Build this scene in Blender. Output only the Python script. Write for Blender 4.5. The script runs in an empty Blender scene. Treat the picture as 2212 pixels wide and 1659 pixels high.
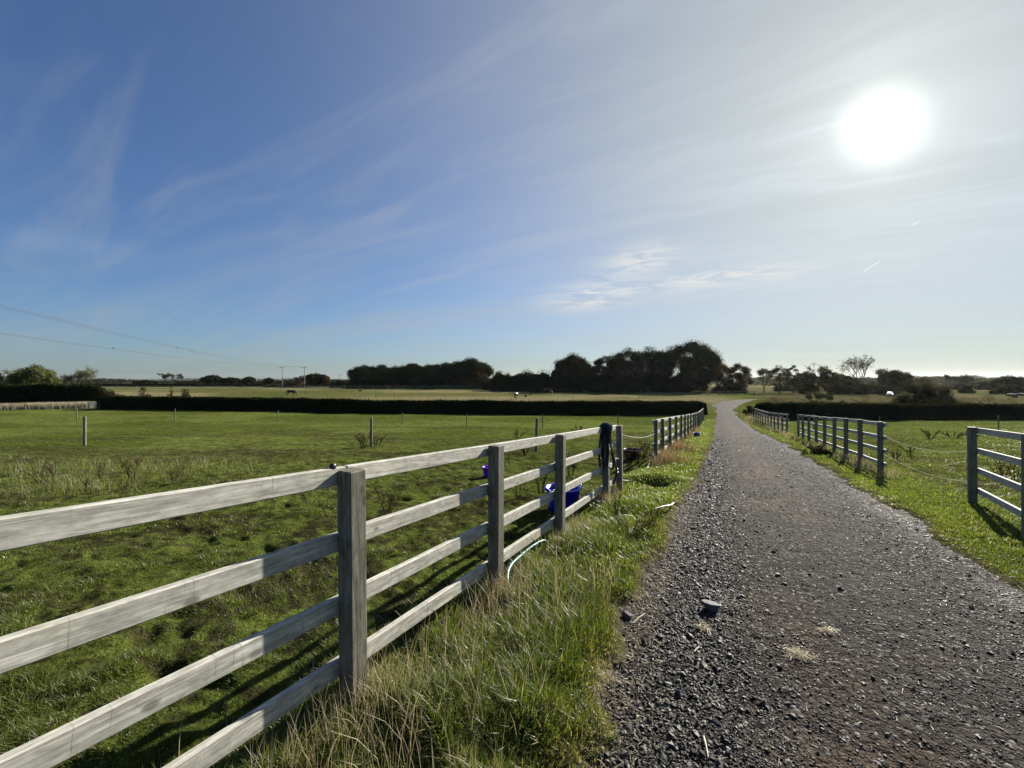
import bpy, math, random
import numpy as np
from mathutils import Vector, Matrix, Euler

random.seed(7)
rng = np.random.default_rng(11)
scene = bpy.context.scene
col = scene.collection
F, CX, HY, CAMZ = 900.0, 1106.0, 820.0, 1.56      # focal length, image centre, horizon row of the 2212 px wide photograph
rad = math.radians

# ------------------------------------------------------------------ noise
def _hash(xi, yi, seed):
    h = (xi.astype(np.int64) * 374761393 + yi.astype(np.int64) * 668265263 + seed * 1442695041) & 0xFFFFFFFF
    h = ((h ^ (h >> 13)) * 1274126177) & 0xFFFFFFFF
    h = h ^ (h >> 16)
    return (h & 0xFFFFFF) / float(0xFFFFFF)

def vnoise(x, y, seed=0):
    x = np.asarray(x, float); y = np.asarray(y, float)
    xi = np.floor(x); yi = np.floor(y)
    fx = x - xi; fy = y - yi
    fx = fx * fx * (3 - 2 * fx); fy = fy * fy * (3 - 2 * fy)
    a = _hash(xi, yi, seed); b = _hash(xi + 1, yi, seed)
    c = _hash(xi, yi + 1, seed); d = _hash(xi + 1, yi + 1, seed)
    return (a + (b - a) * fx) * (1 - fy) + (c + (d - c) * fx) * fy

def fbm(x, y, scale, octv=4, seed=0, gain=.5):
    t = 0.; amp = 1.; tot = 0.
    x = np.asarray(x, float) / scale; y = np.asarray(y, float) / scale
    for o in range(octv):
        ca, sa = math.cos(.6 * o + .3), math.sin(.6 * o + .3)
        t = t + amp * vnoise(x * ca - y * sa, x * sa + y * ca, seed + o * 17)
        tot += amp; amp *= gain; x = x * 2.03; y = y * 2.03
    return t / tot          # 0..1 about .5

def sstep(a, b, x):
    t = np.clip((np.asarray(x, float) - a) / (b - a), 0, 1)
    return t * t * (3 - 2 * t)

# ------------------------------------------------------------------ lie of the land (z = 0 is about the feet of the camera)
_py = np.array([-400, -40, -12, 0, 30, 36, 45, 55, 64, 75, 90, 117, 150, 220, 300, 500, 1000, 3000, 6000.])
_pz = np.array([.9, .8, .75 - 1.56 + .25, -1.56, -3.69, -4.07, -4.38, -4.60, -4.62, -4.32, -3.72, -3.62, -3.38, -3.7, -4.3, -6.2, -9, -12, -14])
_ty = np.concatenate([np.linspace(-60, 400, 4601), np.linspace(401, 6000, 1000)])
_tz = np.interp(_ty, _py, _pz)
_k = np.ones(41) / 41
_sm = np.convolve(np.pad(_tz[:4601], 20, mode='edge'), _k, 'valid')
_tz[:4601] = np.where(np.abs(_ty[:4601]) > -1, _sm, _tz[:4601])

def base_z(x, y):
    x = np.asarray(x, float); y = np.asarray(y, float)
    z = np.interp(y, _ty, _tz) + CAMZ
    side = np.clip(-x, 0, 90) * .0095 * sstep(24, 48, y) * (1 - sstep(62, 95, y))
    far = (fbm(x, y, 220, 3, 91) - .5) * 5 * sstep(260, 700, y)
    rgt = sstep(20, 60, x - .5 * y) * sstep(60, 100, y) * (1 - sstep(180, 300, y)) * -.3
    bank = 1.0 * np.exp(-((x - 50.5) / 5.0) ** 2 - ((y - 76.5) / 4.0) ** 2)
    return z + side + far + rgt + bank

# track: centre line nodes and half widths
_cl = []
for yy in np.arange(-10, 66.1, 1.0):
    l = -.6 + .5 * yy
    r = 2.45 + .53 * min(yy, 18) + .475 * max(yy - 18, 0)
    k = min(1, max(0, (yy - 4) / 9))
    _cl.append(((l + r) / 2 + .07 * k, yy, (r - l) / 2 * .885 * (1 - .085 * k)))
_cl += [(35.6, 70, 1.95), (38.3, 74, 1.9), (41.6, 78, 1.8), (45.0, 81.0, 1.35), (48.5, 83.2, 1.0)]
CL = np.array(_cl)

def track_dist(x, y):
    """distance to the track's centre line, and the half width there"""
    x = np.asarray(x, float); y = np.asarray(y, float)
    best = np.full(x.shape, 1e9); hw = np.full(x.shape, 1.4)
    sel = np.flatnonzero((y.ravel() > -14) & (y.ravel() < 100) & (x.ravel() > -15) & (x.ravel() < 140))
    xs = x.ravel()[sel]; ys = y.ravel()[sel]
    b = np.full(xs.shape, 1e9); h = np.full(xs.shape, 1.4)
    for i in range(len(CL) - 1):
        ax, ay, aw = CL[i]; bx, by, bw = CL[i + 1]
        dx, dy = bx - ax, by - ay
        t = np.clip(((xs - ax) * dx + (ys - ay) * dy) / (dx * dx + dy * dy), 0, 1)
        d = np.hypot(xs - ax - t * dx, ys - ay - t * dy)
        m = d < b
        b = np.where(m, d, b); h = np.where(m, aw + t * (bw - aw), h)
    best.ravel()[sel] = b; hw.ravel()[sel] = h
    return best, hw

def edge_d(x, y):
    """signed distance outside the (ragged) edge of the track"""
    d, hw = track_dist(x, y)
    wob = (fbm(x, y, .9, 3, 5) - .5) * .5 + (fbm(x, y, .16, 2, 8) - .5) * .12
    return d - hw + wob

MOUNDS = [(2.98, 8.75, .17, .75, .34), (2.92, 8.28, -.13, .30, .15), (-.1, 2.2, .05, .5, .4), (.7, 4.2, .07, .5, .5), (1.9, 6.3, .08, .5, .4), (5.0, 12.6, .07, .6, .5)]

def ground_z(x, y, e=None):
    x = np.asarray(x, float); y = np.asarray(y, float)
    z = base_z(x, y)
    if e is None: e = edge_d(x, y)
    r = np.hypot(x, y)
    near = 1 - sstep(26, 60, r)
    q = x - .5 * y
    out = sstep(-.12, .16, e)
    z = z - .075 + out * .11
    pad = sstep(.25, .8, -q - 1.75) + sstep(.2, 1, q - 4.0)
    hoof = np.clip(.47 - fbm(x, y, .19, 2, 31), 0, 1)
    bump = (fbm(x, y, 1.3, 3, 21) - .5) * .09 + (fbm(x, y, .24, 3, 24) - .5) * .075 - hoof * .14 * (1 - sstep(7, 22, r))
    z = z + near * out * (bump * (.35 + .65 * np.clip(pad, 0, 1)))
    z = z + (1 - near) * out * (fbm(x, y, 3.5, 3, 41) - .5) * .30 * (1 - sstep(200, 500, r))
    for mx, my, mh, sx, sy in MOUNDS:
        z = z + mh * np.exp(-((x - mx) / sx) ** 2 - ((y - my) / sy) ** 2)
    return z

def gz(x, y):
    return float(ground_z(np.array([x]), np.array([y]))[0])

def at(px, Y):
    return (px - CX) / F * Y

def zat(py, Y):
    return (HY - py) / F * Y + CAMZ

# ------------------------------------------------------------------ mesh helpers
def link(name, me, parent=None):
    o = bpy.data.objects.new(name, me)
    col.objects.link(o)
    if parent is not None: o.parent = parent
    return o

def mesh_np(name, verts, faces_flat, sizes, mat, parent=None, colors=None, smooth=False):
    """faces_flat: vertex indices of all faces in a row, sizes: int or array of corner counts"""
    verts = np.asarray(verts, np.float32).reshape(-1, 3)
    ff = np.asarray(faces_flat, np.int32).ravel()
    if np.isscalar(sizes): sizes = np.full(len(ff) // sizes, sizes, np.int32)
    sizes = np.asarray(sizes, np.int32)
    me = bpy.data.meshes.new(name)
    me.vertices.add(len(verts)); me.vertices.foreach_set('co', verts.ravel())
    me.loops.add(len(ff)); me.loops.foreach_set('vertex_index', ff)
    me.polygons.add(len(sizes))
    st = np.zeros(len(sizes), np.int32); st[1:] = np.cumsum(sizes)[:-1]
    me.polygons.foreach_set('loop_start', st)
    me.polygons.foreach_set('use_smooth', np.full(len(sizes), bool(smooth)))
    me.update(calc_edges=True)
    if colors is not None:
        a = me.color_attributes.new('Col', 'FLOAT_COLOR', 'POINT')
        c = np.ones((len(verts), 4), np.float32); c[:, :3] = colors
        a.data.foreach_set('color', c.ravel())
    if mat is not None: me.materials.append(mat)
    return link(name, me, parent)

class MB:
    def __init__(s): s.v = []; s.f = []; s.m = []
    def add(s, v, f):
        n = len(s.v); s.v += [tuple(p) for p in v]; s.f += [tuple(i + n for i in q) for q in f]
    def box(s, c, size, M=None, taper=1.0, bev=0.0):
        sx, sy, sz = [k / 2 for k in size]
        if bev <= 0:
            v = [Vector((x * sx * (taper if z > 0 else 1), y * sy * (taper if z > 0 else 1), z * sz)) for z in (-1, 1) for y in (-1, 1) for x in (-1, 1)]
            f = [(0, 2, 3, 1), (4, 5, 7, 6), (0, 1, 5, 4), (2, 6, 7, 3), (0, 4, 6, 2), (1, 3, 7, 5)]
        else:
            v = []; f = []
            # octagonal section loops along the longest axis
            ax = max(range(3), key=lambda i: size[i])
            a, b = [i for i in range(3) if i != ax]
            h = [sx, sy, sz]
            loops = []
            for t, inset in ((-1, bev), (-1 + bev / h[ax], 0), (1 - bev / h[ax], 0), (1, bev)):
                lp = []
                A, B = h[a] - inset, h[b] - inset
                for (p, q) in ((A, B - bev), (A - bev, B), (-A + bev, B), (-A, B - bev), (-A, -B + bev), (-A + bev, -B), (A - bev, -B), (A, -B + bev)):
                    w = [0, 0, 0]; w[ax] = t * h[ax]; w[a] = p; w[b] = q
                    lp.append(len(v)); v.append(Vector(w))
                loops.append(lp)
            for i in range(3):
                for k in range(8):
                    f.append((loops[i][k], loops[i][(k + 1) % 8], loops[i + 1][(k + 1) % 8], loops[i + 1][k]))
            f.append(tuple(reversed(loops[0]))); f.append(tuple(loops[3]))
        c = Vector(c)
        s.add([((M @ p) if M else p) + c for p in v], f)
    def tube(s, pts, r, n=6, cap=True, flat=None):
        pts = [Vector(p) for p in pts]
        if not hasattr(r, '__len__'): r = [r] * len(pts)
        base = len(s.v); prev = None
        for i, p in enumerate(pts):
            d = (pts[min(i + 1, len(pts) - 1)] - pts[max(i - 1, 0)])
            if d.length < 1e-9: d = Vector((0, 0, 1))
            d.normalize()
            if prev is None:
                u = d.orthogonal().normalized()
            else:
                u = prev - d * prev.dot(d)
                u = u.normalized() if u.length > 1e-6 else d.orthogonal().normalized()
            prev = u; w = d.cross(u)
            for k in range(n):
                a = 2 * math.pi * k / n
                fl = flat or 1.0
                s.v.append(tuple(p + (u * math.cos(a) + w * math.sin(a) * fl) * r[i]))
        for i in range(len(pts) - 1):
            for k in range(n):
                a = base + i * n + k; b = base + i * n + (k + 1) % n
                s.f.append((a, b, b + n, a + n))
        if cap:
            s.f.append(tuple(base + k for k in reversed(range(n))))
            s.f.append(tuple(base + (len(pts) - 1) * n + k for k in range(n)))
    def lathe(s, prof, n=24, c=(0, 0, 0), sx=1, sy=1):
        base = len(s.v)
        for (r, z) in prof:
            for k in range(n):
                a = 2 * math.pi * k / n
                s.v.append((c[0] + r * sx * math.cos(a), c[1] + r * sy * math.sin(a), c[2] + z))
        for i in range(len(prof) - 1):
            for k in range(n):
                a = base + i * n + k; b = base + i * n + (k + 1) % n
                s.f.append((a, b, b + n, a + n))
        s.f.append(tuple(base + k for k in reversed(range(n))))
        s.f.append(tuple(base + (len(prof) - 1) * n + k for k in range(n)))
    def build(s, name, mat, parent=None, smooth=False):
        me = bpy.data.meshes.new(name)
        me.from_pydata(s.v, [], s.f)
        if smooth: me.polygons.foreach_set('use_smooth', np.ones(len(me.polygons), bool))
        if mat is not None: me.materials.append(mat)
        return link(name, me, parent)

def tag(o, label=None, cat=None, group=None, kind=None):
    if label: o['label'] = label
    if cat: o['category'] = cat
    if group: o['group'] = group
    if kind: o['kind'] = kind
    return o

def empty(name, loc, rz=0.0):
    o = bpy.data.objects.new(name, None); col.objects.link(o)
    o.location = loc; o.rotation_euler = (0, 0, rz); o.empty_display_size = .2
    return o

# ------------------------------------------------------------------ materials
class NT:
    def __init__(s, tree): s.t = tree; s.n = tree.nodes; s.l = tree.links
    def node(s, typ, **kw):
        x = s.n.new(typ)
        for k, v in kw.items():
            if k == 'inp':
                for a, b in v.items(): s.put(x.inputs[a], b)
            else: setattr(x, k, v)
        return x
    def put(s, sock, v):
        if hasattr(v, 'is_output'): s.l.new(v, sock)
        elif hasattr(sock, 'default_value'):
            if hasattr(sock.default_value, '__len__') and not hasattr(v, '__len__'): v = [v] * len(sock.default_value)
            if hasattr(sock.default_value, '__len__') and len(sock.default_value) == 4 and len(v) == 3: v = tuple(v) + (1,)
            sock.default_value = v
    def math(s, op, a, b=0.0, c=None, clamp=False):
        x = s.node('ShaderNodeMath', operation=op, use_clamp=clamp)
        s.put(x.inputs[0], a); s.put(x.inputs[1], b)
        if c is not None: s.put(x.inputs[2], c)
        return x.outputs[0]
    def vmath(s, op, a, b=(0, 0, 0), out=0):
        x = s.node('ShaderNodeVectorMath', operation=op)
        s.put(x.inputs[0], a); s.put(x.inputs[1], b)
        return x.outputs[out]
    def mix(s, f, a, b, blend='MIX'):
        x = s.node('ShaderNodeMix', data_type='RGBA', blend_type=blend)
        s.put(x.inputs[0], f); s.put(x.inputs[6], a); s.put(x.inputs[7], b)
        return x.outputs[2]
    def ramp(s, f, lo, hi, a=0.0, b=1.0):
        x = s.node('ShaderNodeMapRange', interpolation_type='SMOOTHSTEP')
        s.put(x.inputs[0], f)
        for i, v in enumerate((lo, hi, a, b)): s.put(x.inputs[i + 1], v)
        return x.outputs[0]
    def noise(s, vec, scale, detail=4, rough=.55, dist=0.0, out=0):
        x = s.node('ShaderNodeTexNoise')
        s.put(x.inputs['Vector'], vec); s.put(x.inputs['Scale'], scale); s.put(x.inputs['Detail'], detail)
        s.put(x.inputs['Roughness'], rough); s.put(x.inputs['Distortion'], dist)
        return x.outputs[out]

def new_mat(name):
    m = bpy.data.materials.new(name); m.use_nodes = True
    t = NT(m.node_tree)
    b = m.node_tree.nodes['Principled BSDF']
    return m, t, b

def simple_mat(name, color, rough=.6, spec=.4, var=.25, scale=6.0, metal=0.0, bump=.0):
    m, t, b = new_mat(name)
    tc = t.node('ShaderNodeTexCoord')
    n = t.noise(tc.outputs['Object'], scale, 5)
    c = t.mix(t.ramp(n, .3, .7), [k * (1 - var) for k in color], [min(1, k * (1 + var)) for k in color])
    t.put(b.inputs['Base Color'], c); b.inputs['Roughness'].default_value = rough
    b.inputs['Specular IOR Level'].default_value = spec; b.inputs['Metallic'].default_value = metal
    if bump:
        bn = t.node('ShaderNodeBump'); bn.inputs['Strength'].default_value = bump; bn.inputs['Distance'].default_value = .01
        t.put(bn.inputs['Height'], n); t.put(b.inputs['Normal'], bn.outputs[0])
    return m

def leaf_mat(name, trans=.35, rough=.5, spec=.35, tint=(1.25, 1.3, .55), amp=1.0):
    """colour from the mesh's own per-leaf colour; light passes through the blade"""
    m, t, b = new_mat(name)
    a = t.node('ShaderNodeAttribute', attribute_name='Col')
    t.put(b.inputs['Base Color'], a.outputs['Color']); b.inputs['Roughness'].default_value = rough
    b.inputs['Specular IOR Level'].default_value = spec
    tr = t.node('ShaderNodeBsdfTranslucent')
    t.put(tr.inputs['Color'], t.mix(1.0, a.outputs['Color'], tuple(k * amp for k in tint), 'MULTIPLY'))
    mx = t.node('ShaderNodeMixShader'); mx.inputs[0].default_value = trans
    t.l.new(b.outputs[0], mx.inputs[1]); t.l.new(tr.outputs[0], mx.inputs[2])
    t.l.new(mx.outputs[0], m.node_tree.nodes['Material Output'].inputs['Surface'])
    return m

def wood_mat(name, axis, c_lo, c_hi, streak=.5, rough=.75):
    m, t, b = new_mat(name)
    tc = t.node('ShaderNodeTexCoord'); oi = t.node('ShaderNodeObjectInfo')
    off = t.node('ShaderNodeCombineXYZ')
    for i in range(3): t.put(off.inputs[i], t.math('MULTIPLY', oi.outputs['Random'], 37.0 + 11 * i))
    p = t.vmath('ADD', tc.outputs['Object'], off.outputs[0])
    sc = [1, 1, 1]; sc[axis] = .045
    g = t.noise(t.vmath('MULTIPLY', p, tuple(sc)), 60, 6, .6, .6)
    big = t.noise(p, 3.2, 4, .6)
    c = t.mix(t.ramp(g, .3, .72), c_lo, c_hi)
    c = t.mix(t.math('MULTIPLY', t.ramp(big, .42, .72), .55), c, [k * .62 for k in c_hi])
    # algae and damp at places
    al = t.noise(p, 1.3, 5, .65)
    c = t.mix(t.math('MULTIPLY', t.ramp(al, .52, .75), .5), c, (c_hi[0] * .72, c_hi[1] * .72, c_hi[2] * .5))
    bl = t.noise(t.vmath('MULTIPLY', p, tuple(.35 if i == axis else 1.0 for i in range(3))), 38, 8, .7)
    c = t.mix(1.0, c, t.mix(t.ramp(bl, .3, .7), (.66, .66, .64), (1.18, 1.18, 1.16)), 'MULTIPLY')
    # knots
    vo = t.node('ShaderNodeTexVoronoi'); s2 = [7.5, 7.5, 7.5]; s2[axis] = 4.2
    s2v = t.vmath('MULTIPLY', p, tuple(s2)); t.put(vo.inputs['Vector'], s2v); vo.inputs['Scale'].default_value = 1.0
    c = t.mix(t.math('MULTIPLY', t.ramp(vo.outputs['Distance'], .07, .15, 1, 0), .75), c, [k * .22 for k in c_hi])
    # fine cracks across rails / along posts
    s3 = [1.0, 1.0, 1.0]
    if axis == 0: s3 = [85.0, 2.0, 3.2]
    else: s3 = [34.0, 34.0, .9]
    st = t.noise(t.vmath('MULTIPLY', p, tuple(s3)), 1.0, 3, .5)
    c = t.mix(t.math('MULTIPLY', t.ramp(st, .655, .69), streak), c, [k * .25 for k in c_hi])
    t.put(b.inputs['Base Color'], c)
    b.inputs['Roughness'].default_value = rough; b.inputs['Specular IOR Level'].default_value = .25
    bn = t.node('ShaderNodeBump'); bn.inputs['Strength'].default_value = .5; bn.inputs['Distance'].default_value = .004
    t.put(bn.inputs['Height'], g); t.put(b.inputs['Normal'], bn.outputs[0])
    return m

M = {}
M['rail'] = wood_mat('weathered_rail_wood', 0, (.29, .278, .235), (.54, .525, .46), .6)
M['post'] = wood_mat('weathered_post_wood', 2, (.088, .082, .064), (.215, .20, .163), .6)
M['stake'] = wood_mat('dark_stake_wood', 2, (.10, .085, .065), (.22, .20, .16), .4)
M['darkrail'] = wood_mat('dark_rail_wood', 0, (.12, .11, .09), (.26, .24, .2), .4)
M['grass'] = leaf_mat('grass_blades', .45, .42, .32)
M['drygrass'] = leaf_mat('dry_stalks', .3, .55, .3, (1.1, 1.05, .8))
M['leaf'] = leaf_mat('tree_leaves', .20, .9, .0, (1.2, 1.15, .6))
M['bark'] = simple_mat('bark', (.06, .05, .04), .9, .2, .4, 3)
M['tape'] = simple_mat('white_rope', (.34, .34, .28), .7, .2, .15, 30)
M['pipe'] = simple_mat('pale_pipe', (.45, .47, .45), .5, .5, .1, 8)
M['teal'] = simple_mat('pale_teal_hose', (.22, .40, .39), .5, .5, .15, 8)
M['green_hose'] = simple_mat('green_hose', (.10, .26, .16), .4, .5, .15, 8)
M['blue'] = simple_mat('blue_plastic', (.012, .012, .42), .35, .5, .15, 4)
M['blue2'] = simple_mat('dull_blue_plastic', (.03, .08, .28), .4, .5, .2, 4)
M['purple'] = simple_mat('purple_plastic', (.20, .012, .55), .35, .5, .15, 4)
M['black'] = simple_mat('black_rubber', (.012, .012, .013), .45, .5, .3, 9)
M['strap'] = simple_mat('dark_webbing', (.010, .010, .013), .7, .3, .4, 40)
M['fleece'] = simple_mat('blue_fleece', (.022, .045, .065), .95, .1, .5, 60)
M['metal'] = simple_mat('dull_metal', (.5, .5, .5), .35, .5, .2, 20, 1.0)
M['white'] = simple_mat('white_paint', (.36, .38, .41), .4, .5, .08, 3)
M['glass'] = simple_mat('dark_glass', (.015, .018, .022), .08, .6, .1, 3)
M['hurdle'] = simple_mat('pale_hurdle_paint', (.62, .62, .60), .6, .3, .12, 5)
M['horse_dark'] = simple_mat('dark_brown_coat', (.022, .014, .010), .55, .35, .4, 3)
M['horse_bay'] = simple_mat('dark_bay_coat', (.05, .028, .018), .55, .35, .4, 3)
M['mane'] = simple_mat('black_mane', (.012, .010, .009), .7, .3, .3, 9)
M['stone'] = simple_mat('dark_stone', (.06, .058, .055), .75, .4, .5, 14, 0, .6)
M['twig'] = simple_mat('pale_twig', (.5, .45, .34), .7, .3, .2, 20)
M['wire'] = simple_mat('grey_wire', (.05, .05, .055), .6, .4, .1, 2)
M['pole'] = simple_mat('grey_pole_wood', (.28, .26, .23), .85, .2, .25, 2)
M['ceramic'] = simple_mat('grey_insulator', (.2, .2, .2), .3, .5, .1, 9)
M['bird'] = simple_mat('dark_feathers', (.015, .015, .017), .6, .3, .3, 20)

def piebald():
    m, t, b = new_mat('piebald_coat')
    tc = t.node('ShaderNodeTexCoord')
    sep = t.node('ShaderNodeSeparateXYZ'); t.put(sep.inputs[0], tc.outputs['Object'])
    n = t.noise(tc.outputs['Object'], 1.5, 3, .5)
    w = t.math('ADD', n, t.math('MULTIPLY', t.math('ABSOLUTE', t.math('SUBTRACT', sep.outputs[2], .85)), .42))
    t.put(b.inputs['Base Color'], t.mix(t.ramp(w, .64, .68), (.014, .012, .012), (.42, .41, .39)))
    b.inputs['Roughness'].default_value = .6
    return m
M['piebald'] = piebald()

def ground_mat():
    m, t, b = new_mat('field_ground')
    a = t.node('ShaderNodeAttribute', attribute_name='Col')
    tc = t.node('ShaderNodeTexCoord')
    n1 = t.noise(tc.outputs['Object'], 2.2, 8, .65)
    n2 = t.noise(tc.outputs['Object'], 14, 6, .65)
    c = t.mix(t.ramp(n1, .32, .68), t.mix(1.0, a.outputs['Color'], (.62, .62, .58), 'MULTIPLY'), t.mix(1.0, a.outputs['Color'], (1.30, 1.28, 1.2), 'MULTIPLY'))
    c = t.mix(t.ramp(n2, .35, .65), t.mix(1.0, c, (.65, .65, .65), 'MULTIPLY'), t.mix(1.0, c, (1.25, 1.25, 1.25), 'MULTIPLY'))
    t.put(b.inputs['Base Color'], c); b.inputs['Roughness'].default_value = .9
    b.inputs['Specular IOR Level'].default_value = 0
    bn = t.node('ShaderNodeBump'); bn.inputs['Strength'].default_value = .9; bn.inputs['Distance'].default_value = .05
    t.put(bn.inputs['Height'], t.math('ADD', n2, t.math('MULTIPLY', t.noise(tc.outputs['Object'], 50, 3), .5)))
    t.put(b.inputs['Normal'], bn.outputs[0])
    return m
M['ground'] = ground_mat()

def road_mat():
    m, t, b = new_mat('gravel_track')
    a = t.node('ShaderNodeAttribute', attribute_name='Col')
    tc = t.node('ShaderNodeTexCoord'); P = tc.outputs['Object']
    v1 = t.node('ShaderNodeTexVoronoi'); t.put(v1.inputs['Vector'], P); v1.inputs['Scale'].default_value = 48
    v2 = t.node('ShaderNodeTexVoronoi'); t.put(v2.inputs['Vector'], P); v2.inputs['Scale'].default_value = 17
    n = t.noise(P, 2.5, 8, .7)
    c = t.mix(t.ramp(n, .3, .7), t.mix(1.0, a.outputs['Color'], (.6, .6, .6), 'MULTIPLY'), t.mix(1.0, a.outputs['Color'], (1.35, 1.33, 1.3), 'MULTIPLY'))
    sp = t.node('ShaderNodeSeparateColor'); t.put(sp.inputs[0], v1.outputs['Color'])
    c = t.mix(1.0, c, t.mix(sp.outputs[0], (.55, .55, .55), (1.5, 1.5, 1.5)), 'MULTIPLY')
    c = t.mix(t.math('MULTIPLY', t.ramp(sp.outputs[1], .93, .97), .6), c, (.26, .25, .24))
    t.put(b.inputs['Base Color'], c); b.inputs['Roughness'].default_value = .9; b.inputs['Specular IOR Level'].default_value = .05
    h = t.math('ADD', t.math('MULTIPLY', v1.outputs['Distance'], -.5), t.math('MULTIPLY', v2.outputs['Distance'], -.8))
    h = t.math('ADD', h, t.math('MULTIPLY', t.noise(P, 120, 3), .25))
    bn = t.node('ShaderNodeBump'); bn.inputs['Strength'].default_value = 1.0; bn.inputs['Distance'].default_value = .022
    t.put(bn.inputs['Height'], h); t.put(b.inputs['Normal'], bn.outputs[0])
    return m
M['road'] = road_mat()

# ------------------------------------------------------------------ sun, sky, camera
SUN_EL = math.atan2(548, math.hypot(900, 799)); SUN_AZ = math.atan2(799, 900)     # azimuth from +Y towards +X
SUN = Vector((math.cos(SUN_EL) * math.sin(SUN_AZ), math.cos(SUN_EL) * math.cos(SUN_AZ), math.sin(SUN_EL)))

def build_world():
    w = bpy.data.worlds.new('World'); scene.world = w; w.use_nodes = True
    t = NT(w.node_tree); t.n.clear()
    sky = t.node('ShaderNodeTexSky', sky_type='NISHITA')
    sky.sun_disc = False; sky.sun_elevation = SUN_EL; sky.sun_rotation = SUN_AZ
    sky.altitude = 50; sky.air_density = 1.0; sky.dust_density = .6; sky.ozone_density = 2.2
    tc = t.node('ShaderNodeTexCoord')
    d = t.vmath('NORMALIZE', tc.outputs['Generated'])
    ca = t.vmath('DOT_PRODUCT', d, tuple(SUN), out=1)
    ang = t.math('ARCCOSINE', t.math('MINIMUM', ca, .999999))
    sep = t.node('ShaderNodeSeparateXYZ'); t.put(sep.inputs[0], d)
    up = t.math('MAXIMUM', sep.outputs[2], .0)
    # high thin cirrus on a plane overhead
    inv = t.math('DIVIDE', 1.0, t.math('ADD', up, .10))
    pl = t.vmath('SCALE', d); pl.node.inputs['Scale'].default_value = 1; t.put(pl.node.inputs['Scale'], inv)
    def streak(az, sa, sb, off):
        al = (math.sin(rad(az)), math.cos(rad(az)), 0); ac = (math.cos(rad(az)), -math.sin(rad(az)), 0)
        c = t.node('ShaderNodeCombineXYZ')
        t.put(c.inputs[0], t.math('MULTIPLY', t.vmath('DOT_PRODUCT', pl, al, out=1), sa)); t.put(c.inputs[1], t.math('MULTIPLY', t.vmath('DOT_PRODUCT', pl, ac, out=1), sb)); c.inputs[2].default_value = off
        return c.outputs[0]
    n1 = t.noise(streak(-66, .30, 1.15, 2.3), 1.1, 7, .52, .5)
    n2 = t.noise(streak(-58, .50, 2.4, 7.1), 1.5, 8, .6, .8)
    veil = t.math('ADD', t.math('MULTIPLY', t.ramp(n1, .42, .72), .75), t.math('MULTIPLY', t.ramp(n2, .46, .74), .65))
    K = 10.0 / 2.46        # everything below is scaled for a Background strength of .1
    def exf(a): return t.math('EXPONENT', t.math('DIVIDE', ang, -a))
    hz = t.math('EXPONENT', t.math('DIVIDE', up, -.10))
    base = t.mix(1.0, sky.outputs[0], SKY_TINT, 'MULTIPLY')
    hsv = t.node('ShaderNodeHueSaturation'); t.put(hsv.inputs['Color'], base); hsv.inputs['Saturation'].default_value = SKY_SAT; hsv.inputs['Value'].default_value = 1
    base = hsv.outputs[0]
    # broad bright aureole of thin cloud around the sun
    aur = t.math('MINIMUM', t.math('EXPONENT', t.math('MULTIPLY', t.math('MULTIPLY', ang, ang), -1 / (AUR_W ** 2))), 1.0)
    base = t.mix(t.math('MULTIPLY', aur, AUR_MIX), base, tuple(k * K for k in AUR_COL))
    vb = t.math('ADD', .55, t.math('MULTIPLY', exf(.5), 1.0))
    vm = t.node('ShaderNodeMix', data_type='RGBA'); 
    vcol = t.vmath('SCALE', (.62 * K, .68 * K, .74 * K)); t.put(vcol.node.inputs['Scale'], vb)
    base = t.mix(t.math('MULTIPLY', veil, t.math('ADD', .31, t.math('MULTIPLY', exf(.8), .25))), base, vcol)
    # milky band at the horizon
    base = t.mix(t.math('MULTIPLY', hz, t.math('ADD', .10, t.math('MULTIPLY', exf(1.0), .95), clamp=True)), base, tuple(k * K for k in HZ_COL))
    # low flock of small clouds left of the sun
    def dirv(px, py):
        v = Vector(((px - CX) / F, 1, (HY - py) / F)); return v.normalized()
    def blob(px, py, hx, hy):
        c = dirv(px, py); u = Vector((c.y, -c.x, 0)).normalized(); v = u.cross(c).normalized()
        if v.z < 0: v = -v
        k = 1 / c.y
        a = t.math('DIVIDE', t.vmath('DOT_PRODUCT', d, tuple(u), out=1), hx / F * c.y)
        b = t.math('DIVIDE', t.vmath('DOT_PRODUCT', d, tuple(v), out=1), hy / F * c.y)
        b = t.math('SUBTRACT', b, t.math('MULTIPLY', a, .25))
        r2 = t.math('ADD', t.math('MULTIPLY', a, a), t.math('MULTIPLY', b, b))
        return t.math('EXPONENT', t.math('MULTIPLY', r2, -1.0))
    mp3 = t.node('ShaderNodeMapping'); t.put(mp3.inputs['Vector'], d); mp3.inputs['Scale'].default_value = (7, 7, 42); mp3.inputs['Rotation'].default_value = (0, rad(4), 0)
    n3 = t.noise(mp3.outputs[0], 1.6, 7, .6, .6)
    fl = t.math('ADD', t.math('MULTIPLY', blob(1275, 640, 90, 26), 1.0), t.math('MULTIPLY', blob(1385, 562, 75, 30), .9))
    fl = t.math('ADD', fl, t.math('MULTIPLY', blob(1560, 600, 170, 18), 1.0), clamp=True)
    fc = t.math('MULTIPLY', t.ramp(n3, .38, .60), fl)
    base = t.mix(t.math('MULTIPLY', fc, .80), base, (.84 * K, .83 * K, .79 * K))
    # wisps further left
    wl = t.math('ADD', t.math('MULTIPLY', blob(140, 525, 130, 26), .8), t.math('MULTIPLY', blob(985, 370, 12, 30), .5))
    base = t.mix(t.math('MULTIPLY', t.math('MULTIPLY', wl, t.ramp(n2, .3, .65)), .16), base, (.5 * K, .58 * K, .68 * K))
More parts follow.
